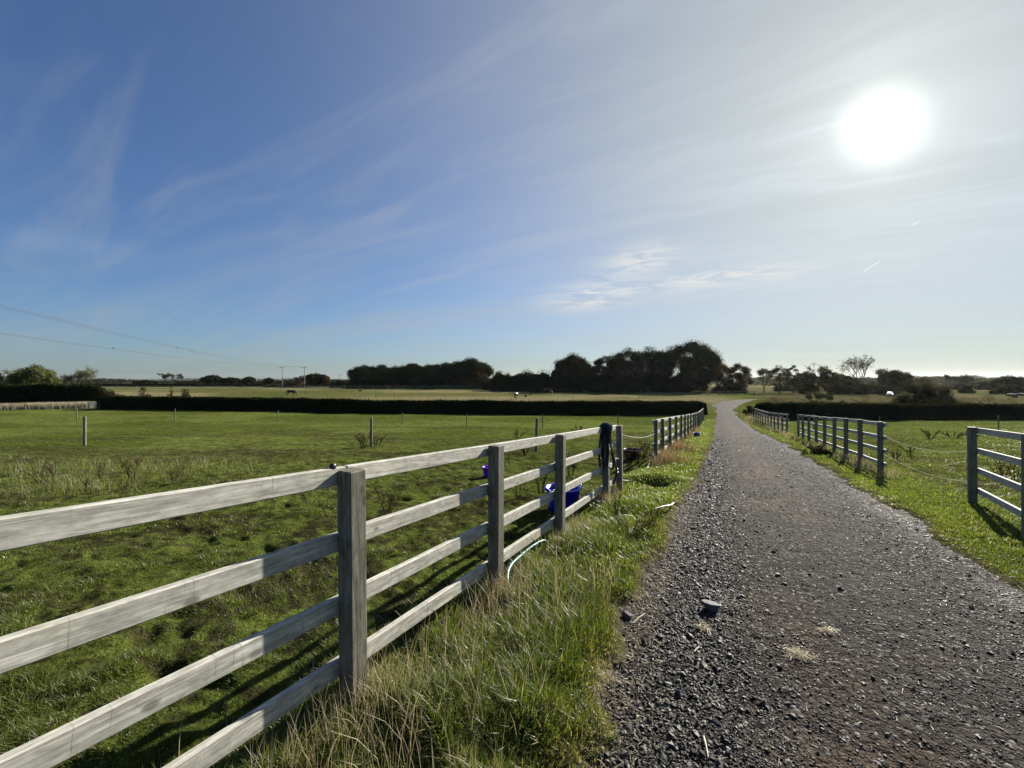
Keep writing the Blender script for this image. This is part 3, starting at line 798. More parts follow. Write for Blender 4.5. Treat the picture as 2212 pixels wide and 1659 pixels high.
def tree(name, label, px, top, hw, Y, kind='dense', colr=(.030, .040, .016), group=None, seed=0, lift=.22, leaf=None, den=1.0, cat=None):
    rnd = random.Random(seed); r = np.random.default_rng(seed)
    x = at(px, Y); zg = float(base_z(np.array([x]), np.array([Y]))[0]); H = zat(top, Y) - zg; R = hw / F * Y
    root = empty(name, (x, Y, zg)); tag(root, label, cat or ('bush' if name == 'bush' else 'tree'), group)
    b = MB(); minr = .00014 * Y + .008
    ls = leaf or max(.09, .0024 * Y)
    if kind == 'dense':
        h0 = H * lift
        b.tube([(0, 0, -.3), (R * .02, 0, h0 * .6), (R * .03, R * .02, H * .55)], [H * .034, H * .026, H * .014], 8)
        # clumps spread evenly under a dome that comes down to h0
        cr = min(R, (H - h0) * .75); nl = int(38 * max(1, R / cr)); lob = []; zb = h0 + (H - h0) * .28
        for k in range(nl):
            lr = cr * rnd.uniform(.20, .34)
            a = k * 2.39996 + rnd.uniform(-.3, .3); u = (k + .5) / nl
            el = math.asin(min(1, u)) if u < 1 else 1.5
            sh = rnd.uniform(.80, 1.0) if k % 4 else rnd.uniform(.25, .6)
            px_ = (R - lr * .55) * math.cos(el) ** .8 * sh * math.cos(a); py_ = (R - lr * .55) * math.cos(el) ** .8 * sh * math.sin(a)
            zc = zb + (H - zb - lr * .85) * math.sin(el) * sh - (rnd.uniform(0, .8) * (zb - h0) if u < .3 else 0)
            lob.append((px_, py_, zc, lr))
        lob.append((rnd.uniform(-.12, .12) * R, 0, H - cr * .32 * .86, cr * .32))
        for l in lob[:7]:
            p0 = Vector((R * .02, 0, h0 * rnd.uniform(.7, 1.2))); p1 = Vector(l[:3]) * .9
            b.tube([p0, p0.lerp(p1, .5) + Vector((0, 0, .2)), p1], [H * .014, H * .009, minr], 5, False)
        A = sum(l[3] ** 2 for l in lob) * 3.14
        n = int(min(34000, den * 3.4 * A / (ls * ls * .45)))
        w = np.array([l[3] ** 2 for l in lob]); idx = r.choice(len(lob), n, p=w / w.sum())
        Lb = np.array(lob)
        u = r.normal(size=(n, 3)); u /= np.linalg.norm(u, axis=1)[:, None]
        rad_ = r.uniform(.15, 1, n) ** .45 * (1 + r.normal(0, .15, n))
        P = Lb[idx, :3] + u * (Lb[idx, 3] * rad_)[:, None] * np.array([1.05, 1.05, .86])
        P[:, 2] = np.maximum(P[:, 2], .1 * H * lift)
        cl = (.65 + .7 * r.uniform(size=len(lob)))[idx]
    elif kind == 'bush':
        for k in range(5):
            a = rnd.uniform(0, 6.28); e = Vector((math.cos(a) * R * .6, math.sin(a) * R * .6, H * .75))
            b.tube([(0, 0, -.1), e * .5 + Vector((0, 0, H * .1)), e], [minr * 3, minr * 2, minr], 4, False)
        nl = max(10, int(14 * R / H) + 6); lob = []
        for k in range(nl):
            xx = rnd.uniform(-1, 1); env = math.sqrt(max(.05, 1 - xx * xx * .9)); lr = min(H * .34, R * .45) * rnd.uniform(.6, 1.1)
            zt = H * env * (rnd.uniform(.5, 1.0) if k % 2 else rnd.uniform(.25, .6)) - lr * .85
            lob.append(((R - lr * .7) * xx, (min(R, H) - lr) * rnd.uniform(-.6, .6), max(lr * .5, zt), lr))
        lob.append((rnd.uniform(-.3, .3) * R, 0, H - min(H * .3, R * .4) * .9, min(H * .3, R * .4)))
        A = sum(l[3] ** 2 for l in lob) * 3.14; n = int(min(9000, den * 3.0 * A / (ls * ls * .45)))
        w = np.array([l[3] ** 2 for l in lob]); idx = r.choice(len(lob), n, p=w / w.sum()); Lb = np.array(lob)
        u = r.normal(size=(n, 3)); u /= np.linalg.norm(u, axis=1)[:, None]
        P = Lb[idx, :3] + u * (Lb[idx, 3] * r.uniform(.1, 1, n) ** .4 * (1 + r.normal(0, .16, n)))[:, None]
        P[:, 2] = np.abs(P[:, 2])
        cl = (.6 + .8 * r.uniform(size=len(lob)))[idx]
    else:       # 'bare': thinning autumn tree, limbs showing
        tips = []; ht = H * lift
        b.tube([(0, 0, -.3), (.05, 0, ht * .6), (.1, .05, ht)], [H * .028, H * .022, H * .018], 7)
        for k in range(5):
            a = k * 1.257 + rnd.uniform(-.4, .4); d = Vector((math.cos(a) * R / H * 1.5, math.sin(a) * R / H * 1.5, .9)).normalized()
            grow(b, tips, Vector((.1, .05, ht * rnd.uniform(.7, 1))), d, (H - ht) * .42, H * .012, 3, .42, rnd, minr)
        T = np.array([list(t) for t in tips]); 
        mx = np.percentile(np.hypot(T[:, 0], T[:, 1]), 96); sc = np.array([R / mx, R / mx, 1.0])
        zt = T[:, 2].max(); kz = (H - ht * .5) / max(zt - ht * .5, .1)
        b.v = [(vx * sc[0] if vz > ht * .7 else vx, vy * sc[1] if vz > ht * .7 else vy, ht * .5 + (vz - ht * .5) * kz if vz > ht * .5 else vz) for vx, vy, vz in b.v]
        T = T * sc; T[:, 2] = ht * .5 + (T[:, 2] - ht * .5) * kz
        n = int(2600 * den); idx = r.choice(len(T), n)
        P = T[idx] + r.normal(size=(n, 3)) * (H * .035)
        cl = (.7 + .6 * r.uniform(size=len(T)))[idx]
    lv = leaf_cards(P, np.full(n, ls), seed + 5)
    V, ff, ss, cc = lv, np.arange(len(lv)), np.full(n, 4), leaf_colors(n, colr, seed + 6, .4, cl)
    if kind != 'bare':      # the packed inner twigs and leaves of each clump
        kp = [l for l in lob if rnd.random() < (1.0 if den >= .8 else den * .75) and not (kind == 'bush' and den < .8)]
        if kp:
            Lc = np.array(kp); C = ICO_V[None] * (Lc[:, 3] * .60)[:, None, None] * (1 + r.normal(0, .13, (len(kp), 42, 1))) * np.array([1.05, 1.05, .86]) + Lc[:, None, :3]
            C[:, :, 2] = np.maximum(C[:, :, 2], 0)
            base = len(V); V = np.vstack([V, C.reshape(-1, 3)])
            ff = np.concatenate([ff, (ICO_F[None] + (np.arange(len(kp)) * 42)[:, None, None]).ravel() + base]); ss = np.concatenate([ss, np.full(len(kp) * 80, 3)])
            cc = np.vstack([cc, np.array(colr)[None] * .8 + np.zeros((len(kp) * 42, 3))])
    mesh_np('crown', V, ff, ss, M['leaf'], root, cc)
    b.build('stem' if kind == 'bush' else 'trunk', M['bark'], root)
    return root

DK = (.022, .029, .013); MG = (.042, .052, .020); BR = (.060, .045, .022); OL = (.070, .072, .030); OR = (.16, .075, .020); GY = (.085, .080, .050)
GW1 = 'trees of the long dark wood behind the pale field'; GW2 = 'trees of the tall wood beside the track'; GL = 'trees and bushes above the tall black hedge'; GF = 'small far trees on the crest of the field'; GR = 'trees in the rough beyond the track'
S = 1000
def T(name, label, px, top, hw, Y, kind='dense', colr=DK, group=None, **k):
    global S; S += 13
    return tree(name, label, px, top, hw, Y, kind, colr, group, seed=S, **k)
# above the tall hedge
T('tree', 'bushy olive green tree with a full round crown rising over the tall black hedge', 79, 786, 43, 73, 'dense', (.105, .115, .045), GL, lift=.2)
T('tree', 'small thin-leaved tree close beside the bushy olive tree over the tall hedge', 32, 799, 20, 73, 'bare', (.10, .11, .05), GL, lift=.2, den=.6)
T('tree', 'thinning grey-green tree with visible branches over the end of the tall hedge', 166, 794, 40, 73, 'bare', (.13, .135, .075), GL, lift=.25, den=1.3)
T('tree', 'dark tree cut by the picture edge above the tall hedge', -10, 800, 14, 110, 'dense', DK, GL)
T('bush', 'brown-green straggling bush hanging over the end of the tall black hedge', 190, 836, 42, 67.5, 'bush', (.05, .045, .022), GL)
T('bush', 'low brown bush between the tall hedge and the start of the long clipped hedge', 240, 842, 22, 66, 'bush', (.055, .05, .026), GL)
T('bush', 'thin olive bush standing just behind the clipped hedge, second from the tall hedge', 312, 835, 17, 76, 'bush', (.06, .055, .028), GL, den=.7)
T('bush', 'narrow upright sapling behind the clipped hedge, below the bare far tree', 369, 835, 8, 76, 'bush', (.06, .06, .03), GL, den=.6)
T('bush', 'narrow sapling behind the clipped hedge with a low spread beside it', 400, 838, 14, 77, 'bush', (.06, .055, .03), GL, den=.5)
# far crest, seen small
T('tree', 'pale grey far tree, lowest and first of the row on the crest', 279, 825, 13, 260, 'dense', (.10, .10, .08), GF)
T('tree', 'flat-topped dark far tree next to the bare one on the crest', 314, 820, 24, 255, 'dense', DK, GF)
T('tree', 'bare see-through far tree with a wide crown on the crest', 366, 807, 27, 240, 'bare', (.06, .06, .035), GF, lift=.35, den=.45)
T('tree', 'broad low dark far tree between the bare tree and the round one', 410, 823, 26, 240, 'dense', DK, GF)
T('tree', 'tall round dark far tree, highest of the cluster on the crest', 458, 809, 22, 235, 'dense', DK, GF)
T('tree', 'dark far tree joined to the round one, middle of the cluster', 499, 814, 20, 240, 'dense', DK, GF)
T('tree', 'domed dark far tree closing the cluster on the crest', 538, 813, 16, 245, 'dense', DK, GF)
T('tree', 'little round dark far tree standing before the first utility pole', 580, 815, 13, 245, 'dense', DK, GF)
T('tree', 'round dark tree with a brownish side beside the second utility pole', 684, 805, 27, 190, 'dense', (.030, .034, .015), GF)
T('tree', 'small brown lobe of a tree leaning out beside the round dark tree', 704, 813, 10, 188, 'dense', (.09, .065, .03), GF)
T('tree', 'sparse thin tree half hidden behind the second utility pole', 650, 812, 14, 195, 'bare', BR, GF, den=.4)
T('bush', 'low dark scrub between the round tree and the long wood', 738, 821, 26, 185, 'bush', DK, GF)
T('bush', 'low brownish scrub under the first utility pole', 612, 826, 44, 192, 'bush', BR, GF)
T('bush', 'low dark scrub under the cluster of far trees', 470, 827, 70, 225, 'bush', DK, GF)
# long wood
for i, (px, top, hw, l) in enumerate(((788, 787, 33, 'dark domed tree, first of the long wood beside the far small poles'), (822, 786, 33, 'dark tree second along the long wood, level with the first'),
        (856, 790, 32, 'dark tree in the slight dip of the long wood'), (890, 783, 33, 'dark tree third highest of the long wood, after the dip'),
        (926, 786, 32, 'dark tree in the middle of the long wood, before the roofline rises'), (962, 781, 34, 'dark tree joined to the highest one of the long wood'),
        (1014, 771, 50, 'highest and broadest dark dome closing the long wood'))):
    T('tree', l, px, top, hw + 4, 165 + (i % 3) * 3, 'dense', DK, GW1, lift=.08, den=1.2)
for i, (px, top, hw, c, l) in enumerate(((800, 812, 40, DK, 'dark undergrowth at the foot of the first domes of the long wood'), (870, 812, 45, DK, 'dark undergrowth at the foot of the dip in the long wood'),
        (945, 810, 45, DK, 'dark undergrowth in the middle of the long wood'), (1000, 812, 36, BR, 'brownish undergrowth under the highest dome of the long wood'))):
    T('bush', l, px, top - 3, hw + 14, 158, 'bush', c, GW1, den=1.6)
T('bush', 'rounded brown bush in front of the end of the long wood', 1036, 800, 27, 152, 'bush', (.055, .042, .024), GW1)
T('bush', 'green-brown bush filling the gap between the two woods, next to the brown bush', 1086, 800, 42, 140, 'bush', (.04, .04, .018), GW1)
T('bush', 'dark green bush filling the gap between the two woods, next to the tall wood', 1140, 799, 44, 136, 'bush', (.034, .038, .016), GW1)
# wood by the track
T('tree', 'separate dark round-headed tree, first of the tall wood', 1239, 761, 47, 124, 'dense', (.026, .030, .014), GW2, lift=.12, den=.85)
T('tree', 'dark tree leaning low between the first tree and the tall middle ones', 1308, 768, 34, 124, 'dense', DK, GW2, lift=.15, den=.75)
T('tree', 'open-crowned tree of the tall wood with sky showing through', 1352, 750, 46, 122, 'dense', (.03, .034, .016), GW2, lift=.2, den=.62)
T('tree', 'open-crowned dark tree beside the tallest dome', 1408, 747, 48, 122, 'dense', DK, GW2, lift=.2, den=.68)
T('tree', 'tallest dark dome-shaped tree of the wood, over the bend of the track', 1492, 731, 68, 120, 'dense', (.026, .031, .014), GW2, lift=.12, den=1.3)
T('tree', 'rusty orange autumn tree on the shoulder of the tallest dome', 1550, 776, 26, 117, 'dense', (.13, .062, .02), GW2, lift=.2, den=.7)
T('tree', 'brown thinning tree last of the wood, beside the gap of light', 1596, 783, 28, 115, 'dense', (.062, .052, .024), GW2, lift=.15, den=.65)
T('bush', 'olive brown shrubs under the orange autumn tree', 1575, 815, 34, 113, 'bush', (.06, .05, .022), GW2)
for px, hw, l in ((1190, 40, 'dark understorey left of the separate round-headed tree'), (1262, 44, 'dark understorey below the separate round-headed tree'), (1330, 44, 'dark understorey below the leaning dark tree'),
                  (1395, 40, 'dark understorey below the open-crowned trees')):
    T('bush', l, px, 794, hw + 16, 119, 'bush', DK, GW2, den=1.7)
T('bush', 'dark understorey with gaps of light below the tallest dome', 1472, 800, 62, 121, 'bush', DK, GW2, den=1.5)
# beyond the track; many leaf colours are lightened and greyed for haze
T('tree', 'slim grey-green thinning tree at the start of the row beyond the track', 1650, 797, 18, 112, 'bare', GY, GR, lift=.2, den=.7)
T('tree', 'twiggy grey-olive tree with a rounded top, second beyond the track', 1684, 787, 25, 112, 'dense', (.075, .072, .042), GR, lift=.2, den=.34)
T('tree', 'narrow dark upright tree beside the twiggy grey-olive one', 1714, 788, 15, 110, 'dense', (.045, .048, .026), GR, lift=.1, den=.5)
T('bush', 'dark pointed bush at the end of the first group beyond the track', 1748, 822, 20, 105, 'bush', (.035, .036, .018), GR)
T('tree', 'bare-topped leaning tree with a curved crown beyond the track', 1768, 784, 23, 110, 'bare', GY, GR, lift=.3, den=.45)
T('tree', 'olive green round tree directly beside the bare-topped leaning one', 1791, 797, 23, 108, 'dense', (.07, .07, .034), GR, lift=.2, den=.5)
T('tree', 'tallest bare tree beyond the track with a wide open crown of twigs', 1852, 768, 36, 110, 'bare', (.085, .075, .05), GR, lift=.3, den=.6)
T('tree', 'half-bare tree just behind the broad olive tree below the sun', 1908, 797, 22, 118, 'bare', GY, GR, lift=.3, den=.5)
T('tree', 'broad olive tree with a clear trunk directly below the sun', 1934, 797, 33, 106, 'dense', (.06, .062, .034), GR, lift=.35, den=.6)
T('tree', 'rounded grey-green tree filling in between the pointed bush and the leaning tree', 1742, 801, 25, 124, 'dense', (.06, .06, .036), GR, lift=.1, den=.85)
T('tree', 'low rounded olive tree just before the tallest bare tree', 1818, 806, 27, 124, 'dense', (.065, .064, .036), GR, lift=.1, den=.85)
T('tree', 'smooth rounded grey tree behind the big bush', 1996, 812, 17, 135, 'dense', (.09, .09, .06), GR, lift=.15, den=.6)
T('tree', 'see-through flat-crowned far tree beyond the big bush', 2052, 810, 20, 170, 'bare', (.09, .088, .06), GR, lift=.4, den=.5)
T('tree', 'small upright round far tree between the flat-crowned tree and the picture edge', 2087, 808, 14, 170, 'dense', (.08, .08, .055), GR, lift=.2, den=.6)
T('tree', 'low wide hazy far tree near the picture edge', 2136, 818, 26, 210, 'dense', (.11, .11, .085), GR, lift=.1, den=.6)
T('tree', 'dark ragged tree at the picture edge above the low trailers', 2182, 809, 30, 120, 'dense', (.045, .05, .03), GR, lift=.2, den=.5)
T('bush', 'dark broad bush at the foot of the ragged tree by the picture edge', 2190, 830, 46, 112, 'bush', (.042, .046, .026), GR)
T('bush', 'long grey-brown hedge of shrubs behind the bare trees beyond the track', 1760, 815, 95, 128, 'bush', (.07, .065, .045), GR, den=.9)
T('bush', 'long grey-green belt of shrubs behind the broad olive tree', 1925, 816, 110, 132, 'bush', (.075, .072, .05), GR, den=.9)
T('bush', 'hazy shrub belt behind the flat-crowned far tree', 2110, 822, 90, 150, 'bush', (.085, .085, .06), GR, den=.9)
T('bush', 'brown-green bushes under the tallest bare tree', 1836, 820, 46, 107, 'bush', (.06, .058, .034), GR)
T('bush', 'pale brown thicket around the trunk of the broad olive tree', 1900, 830, 40, 110, 'bush', (.075, .068, .045), GR)
T('bush', 'biggest dark bush standing over the hedge beyond the track', 1975, 824, 50, 64, 'bush', (.040, .040, .020), GR)
T('bush', 'tall olive shoot-like bush growing out of the biggest bush', 2003, 820, 18, 63, 'bush', (.065, .062, .026), GR, den=.7)
T('bush', 'olive bush beside the biggest bush, towards the picture edge', 2045, 833, 36, 63, 'bush', (.062, .058, .026), GR)
T('bush', 'small dark bush on the far field beyond the olive bush', 2085, 832, 16, 120, 'bush', (.045, .046, .026), GR)
T('bush', 'low mound of tawny scrub just behind the hedge beside the track', 1765, 843, 74, 62, 'bush', (.15, .135, .07), GR, leaf=.10)
T('bush', 'low tawny scrub at the track side, next to the hedge end', 1690, 850, 42, 66, 'bush', (.16, .14, .085), GR, leaf=.10, den=.7)
T('bush', 'low brown scrub between the white car and the clipped hedge', 1880, 852, 62, 62, 'bush', (.12, .10, .065), GR, leaf=.10, den=.7)
T('bush', 'low brown scrub towards the picture edge behind the clipped hedge', 2130, 850, 84, 64, 'bush', (.11, .098, .068), GR, leaf=.10, den=.7)
T('bush', 'leafy bush at the very end of the hedge beside the track', 1622, 874, 16, 52, 'bush', (.05, .058, .018), GR)
T('bush', 'dark bramble heap sprawling at the foot of the nine-post fence', 1768, 962, 36, 14.2, 'bush', (.045, .052, .022), None, leaf=.05, den=.7, cat='bramble')

def far_wood():
    """far-off belts of trees on the horizon that read as one mass"""
    r = np.random.default_rng(77); Ps = []; Cs = []
    for (Y, x0, x1, h, n, c) in ((330, -200, 900, 4.6, 26000, (.035, .04, .025)), (265, 1590, 2450, 6.2, 30000, (.075, .078, .055)), (800, -300, 2500, 10, 26000, (.09, .10, .085)), (270, 380, 780, 3.6, 16000, (.026, .03, .016))):  # grey of the hazier belts is mixed into their leaf colours
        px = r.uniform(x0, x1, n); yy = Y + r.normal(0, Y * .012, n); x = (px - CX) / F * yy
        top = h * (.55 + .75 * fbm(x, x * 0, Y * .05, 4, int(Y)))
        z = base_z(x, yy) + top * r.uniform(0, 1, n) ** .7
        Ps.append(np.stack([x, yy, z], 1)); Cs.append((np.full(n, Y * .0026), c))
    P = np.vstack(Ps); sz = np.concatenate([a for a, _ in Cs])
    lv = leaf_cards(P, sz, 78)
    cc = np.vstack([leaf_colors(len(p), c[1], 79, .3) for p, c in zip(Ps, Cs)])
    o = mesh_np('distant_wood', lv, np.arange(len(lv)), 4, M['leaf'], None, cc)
    tag(o, 'far-off belts of trees and hedges along the horizon', 'woodland', kind='stuff')
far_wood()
# ------------------------------------------------------------------ utility poles, wires, birds
PO = [(610, 165, 9.3), (658, 165, 9.3), (735, 275, 8.4), (755, 265, 9.6)]
POLE_TOP = []
for (px, Y, H), l in zip(PO, ('tall utility pole standing between the grazing horse and the small round tree', 'tall utility pole in front of the round dark tree with the brownish side',
                              'small far utility pole in the gap before the long wood', 'far utility pole half hidden by the first dome of the long wood')):
    x = at(px, Y); zg = gz(x, Y); H = zat({610: 789.5, 658: 789.5, 735: 807, 755: 800}[px], Y) - zg
    r = empty('utility_pole', (x, Y, zg)); tag(r, l, 'utility pole', 'utility poles crossing the fields')
    b = MB(); b.tube([(0, 0, -.5), (0, 0, H * .5), (0, 0, H - .35)], [.17, .15, .12], 10); b.build('shaft', M['pole'], r, True)
    b = MB(); b.box((0, -.15, H - .75), (2.5, .12, .14)); b.build('crossarm', M['pole'], r)
    for sx in (-1.15, 0, 1.15):
        b = MB(); zz = H - .68 if sx else H - .36
        b.lathe([(.03, 0), (.08, .05), (.05, .14), (.09, .2), (.06, .32), (.02, .36)], 8, (sx, -.15 if sx else 0, zz)); b.build('insulator', M['ceramic'], r, True)
    POLE_TOP.append(Vector((x, Y, zg + H)))
def wire(label, a, c, sag, r=.0105, group='overhead wires of the pole line'):
    a = Vector(a); c = Vector(c); b = MB(); p = []
    for i in range(25):
        t = i / 24; q = a.lerp(c, t); q.z -= sag * 4 * t * (1 - t); p.append(q)
    b.tube(p, r, 5, False); o = b.build('overhead_wire', M['wire'], None); return tag(o, label, 'wire', group), p
a = POLE_TOP[0]; c = POLE_TOP[1]
W1, wp1 = wire('topmost overhead wire of the upper three, carrying two perched birds', a + Vector((-1.15, -.15, -.32)), (-31.0, 8, CAMZ + 6.55), 1.1)
wire('middle overhead wire of the upper three, sweeping up to the picture edge', a + Vector((0, 0, 0)), (-29.2, 8, CAMZ + 6.25), 1.1)
wire('lowest overhead wire of the upper three, sweeping up to the picture edge', a + Vector((1.15, -.15, -.32)), (-28.2, 8, CAMZ + 5.95), 1.15)
W4, wp4 = wire('upper wire of the two lower overhead wires, with one lone bird', a + Vector((-1.15, -.15, -.4)), (-36.0, 8, CAMZ + 4.8), 1.0)
wire('lowest overhead wire of all, reaching the picture edge below the others', a + Vector((1.15, -.15, -.4)), (-34.0, 8, CAMZ + 4.35), 1.0)
for k, n in ((-1.15, 'front'), (0, 'middle'), (1.15, 'rear')):
    pass
wire('short wire hanging between the two tall utility poles', a + Vector((1.15, -.15, -.35)), c + Vector((-1.15, -.15, -.35)), .15, .03)
wire('wire running from the second tall pole towards the far small poles', c + Vector((1.15, -.15, -.35)), POLE_TOP[3] + Vector((-1.1, 0, -.4)), 1.2, .03)

def bird(label, pts, px):
    best = min(range(len(pts) - 1), key=lambda i: abs(CX + F * (pts[i].x + pts[i + 1].x) / 2 / pts[i].y - px))
    # walk along the wire to the wanted bearing
    p = None
    for k in range(200):
        i = k / 199 * (len(pts) - 1); j = min(int(i), len(pts) - 2); q = pts[j].lerp(pts[j + 1], i - j)
        if p is None or abs(CX + F * q.x / q.y - px) < abs(CX + F * p.x / p.y - px): p = q
    b = MB(); b.tube([(-.30, 0, .10), (-.16, 0, .12), (-.05, 0, .14), (.06, 0, .19), (.12, 0, .25), (.16, 0, .28), (.20, 0, .275)], [.03, .05, .085, .09, .05, .048, .015], 8)
    for s in (-1, 1): b.tube([(.02, s * .03, .1), (.02, s * .03, 0)], [.012, .01], 5)
    o = b.build('bird', M['bird'], None, True); o.location = p + Vector((0, 0, .01)); o.rotation_euler = (0, 0, rad(20)); o.scale = (.55,) * 3
    tag(o, label, 'bird', 'birds on the overhead wires')
bird('dark bird perched on the top wire, farther from the poles than its mate', wp1, 382)
bird('dark bird perched on the top wire, closer to the poles than its mate', wp1, 415)
bird('tiny lone bird on the lower pair of wires above the first far trees', wp4, 247)

# ------------------------------------------------------------------ horses
def skinned(name, verts, edges, radii, mat, parent, sub=2):
    me = bpy.data.meshes.new(name + '_cage'); me.from_pydata(verts, edges, []); o = bpy.data.objects.new(name + '_cage', me); col.objects.link(o)
    m = o.modifiers.new('skin', 'SKIN'); m.use_smooth_shade = True
    for v, r in zip(me.skin_vertices[0].data, radii): v.radius = r if hasattr(r, '__len__') else (r, r); v.use_root = False
    me.skin_vertices[0].data[0].use_root = True
    s = o.modifiers.new('sub', 'SUBSURF'); s.levels = sub
    dg = bpy.context.evaluated_depsgraph_get()
    out = bpy.data.meshes.new_from_object(o.evaluated_get(dg)); bpy.data.objects.remove(o, do_unlink=True)
    out.name = name; out.materials.clear(); out.materials.append(mat)
    return link(name, out, parent)

def horse(label, px, Y, rz, mat, pose='graze', stride=.1, scale=1.0, group='horses in the far field'):
    x = at(px, Y); r = empty('horse', (x, Y, gz(x, Y)), rz); r.scale = (scale,) * 3; tag(r, label, 'horse', group)
    V = [(-.35, 0, 1.18), (-.72, 0, 1.20), (-.9, 0, 1.14), (0, 0, 1.12), (.35, 0, 1.12), (.62, 0, 1.17)]
    R = [(.27, .27), (.28, .27), (.16, .16), (.28, .30), (.28, .30), (.22, .25)]
    E = [(0, 1), (1, 2), (0, 3), (3, 4), (4, 5)]
    if pose == 'graze': neck = [((.85, 0, 1.06), .17), ((1.06, 0, .82), .135), ((1.24, 0, .56), .115), ((1.34, 0, .38), .115), ((1.41, 0, .2), .085), ((1.46, 0, .08), .07)]
    else: neck = [((.84, 0, 1.34), .18), ((1.0, 0, 1.56), .14), ((1.10, 0, 1.76), .11), ((1.25, 0, 1.74), .11), ((1.42, 0, 1.60), .085), ((1.52, 0, 1.51), .07)]
    k = 5
    for p, rr in neck: V.append(p); R.append((rr * .8, rr)); E.append((k, len(V) - 1)); k = len(V) - 1
    poll = 6 + 2
    for s in (-1, 1):
        hx, hz = V[poll][0], V[poll][2]
        e = (hx + (.02 if pose == 'graze' else -.03), s * .09, hz + .13); V.append(e); R.append((.025, .025)); E.append((poll, len(V) - 1))
    for s in (-1, 1):
        f = stride * s
        j = [(.56, s * .17, .88), (.56 + f * .6, s * .16, .55), (.57 + f, s * .15, .22), (.60 + f * 1.2, s * .15, .035)]; rr = [.12, .068, .045, .062]; k = 4
        for p, q in zip(j, rr): V.append(p); R.append((q, q)); E.append((k, len(V) - 1)); k = len(V) - 1
        f = -stride * s
        j = [(-.66, s * .17, .90), (-.52 + f * .3, s * .16, .70), (-.84 + f * .8, s * .16, .50), (-.80 + f, s * .15, .2), (-.74 + f, s * .15, .035)]; rr = [.17, .11, .065, .046, .062]; k = 1
        for p, q in zip(j, rr): V.append(p); R.append((q, q)); E.append((k, len(V) - 1)); k = len(V) - 1
    skinned('body', V, E, R, mat, r)
    b = MB(); b.tube([(-1.0, 0, 1.22), (-1.1, 0, 1.1), (-1.14, 0, .8), (-1.12, 0, .5), (-1.1, 0, .38)], [.04, .055, .08, .06, .02], 8); b.build('tail', M['mane'], r, True)
    b = MB(); mp = [(.66, 0, 1.42)] + [(p[0] - .02, 0.0, p[2] + rr * .9) for p, rr in neck[:3]]
    b.tube(mp, [.03, .06, .06, .03], 6); b.build('mane', M['mane'], r, True)
    return r
horse('dark brown horse grazing side-on by itself in the middle of the far field', 629, 90, rad(4), M['horse_dark'], 'graze', .16, 1.0)
horse('black and white horse seen from behind, grazing in front of the brown bush', 1115, 84, rad(72), M['piebald'], 'graze', .05, 1.0)
horse('black horse grazing almost hidden against the dark foot of the wood', 1182, 104, rad(-20), M['horse_dark'], 'graze', .1, 1.0)
h4 = horse('chestnut horse with a white face standing by the second utility pole', 664, 151, rad(170), M['horse_bay'], 'stand', .04, 1.05)
b = MB(); b.tube([(1.28, 0, 1.86), (1.42, 0, 1.72), (1.54, 0, 1.58), (1.58, 0, 1.52)], [.09, .10, .085, .06], 8); b.build('blaze', M['white'], h4, True)

# ------------------------------------------------------------------ tubs, ropes and litter
def tub(name, label, px, Y, rt, rb, h, mat, cat, rz=0, handles=True, tilt=0, lipped=True, group=None):
    x = at(px, Y); r = empty(name, (x, Y, gz(x, Y) - .01), rz); tag(r, label, cat, group); r.rotation_euler = (tilt, 0, rz)
    b = MB(); b.lathe([(rb * .9, 0.0), (rb, .01), (rb + (rt - rb) * .5, h * .5), (rt, h - .012), (rt + .02, h - .01), (rt + .022, h + .008), (rt - .012, h + .01), (rb + (rt - rb) * .5 - .012, h * .5), (rb - .015, .03), (.01, .028)], 36)
    b.build('bowl', mat, r, True)
    if handles:
        for s in (-1, 1):
            k = MB(); k.tube([(s * (rt + .005), -.07, h - .01), (s * (rt + .04), -.055, h + .012), (s * (rt + .05), 0, h + .018), (s * (rt + .04), .055, h + .012), (s * (rt + .005), .07, h - .01)], .014, 8); k.build('handle', mat, r, True)
    return r
tub('tub', 'large royal blue plastic tub on the mud just behind the close fence', 1216, 6.35, .262, .205, .36, M['blue'], 'tub', .5)
tub('bucket', 'small purple bucket in the grass, half hidden behind the second fence post', 1055, 9.4, .135, .10, .22, M['purple'], 'bucket', .3, False)
tub('bucket', 'small dull blue bucket at the foot of the farther fence by the verge', 1505, 23.2, .17, .14, .23, M['blue2'], 'bucket', .2, False)
t = tub('trug', 'black rubber trug among dead weeds behind the rope gap', 1366, 12.6, .26, .20, .33, M['black'], 'trug', .2)
for i, (px, Y, l) in enumerate(((1136, 91, 'low black feed tub lying to the side of the piebald horse'), (1146, 101, 'low black feed tub farther back between the piebald and the black horse'), (778, 128, 'pair-wide black trough lying out in the pale field below the long wood'))):
    tub('feed_tub', l, px, Y, .34 + .25 * (i == 2), .30 + .2 * (i == 2), .35, M['black'], 'feed tub', 0, False, group='black tubs in the far field')

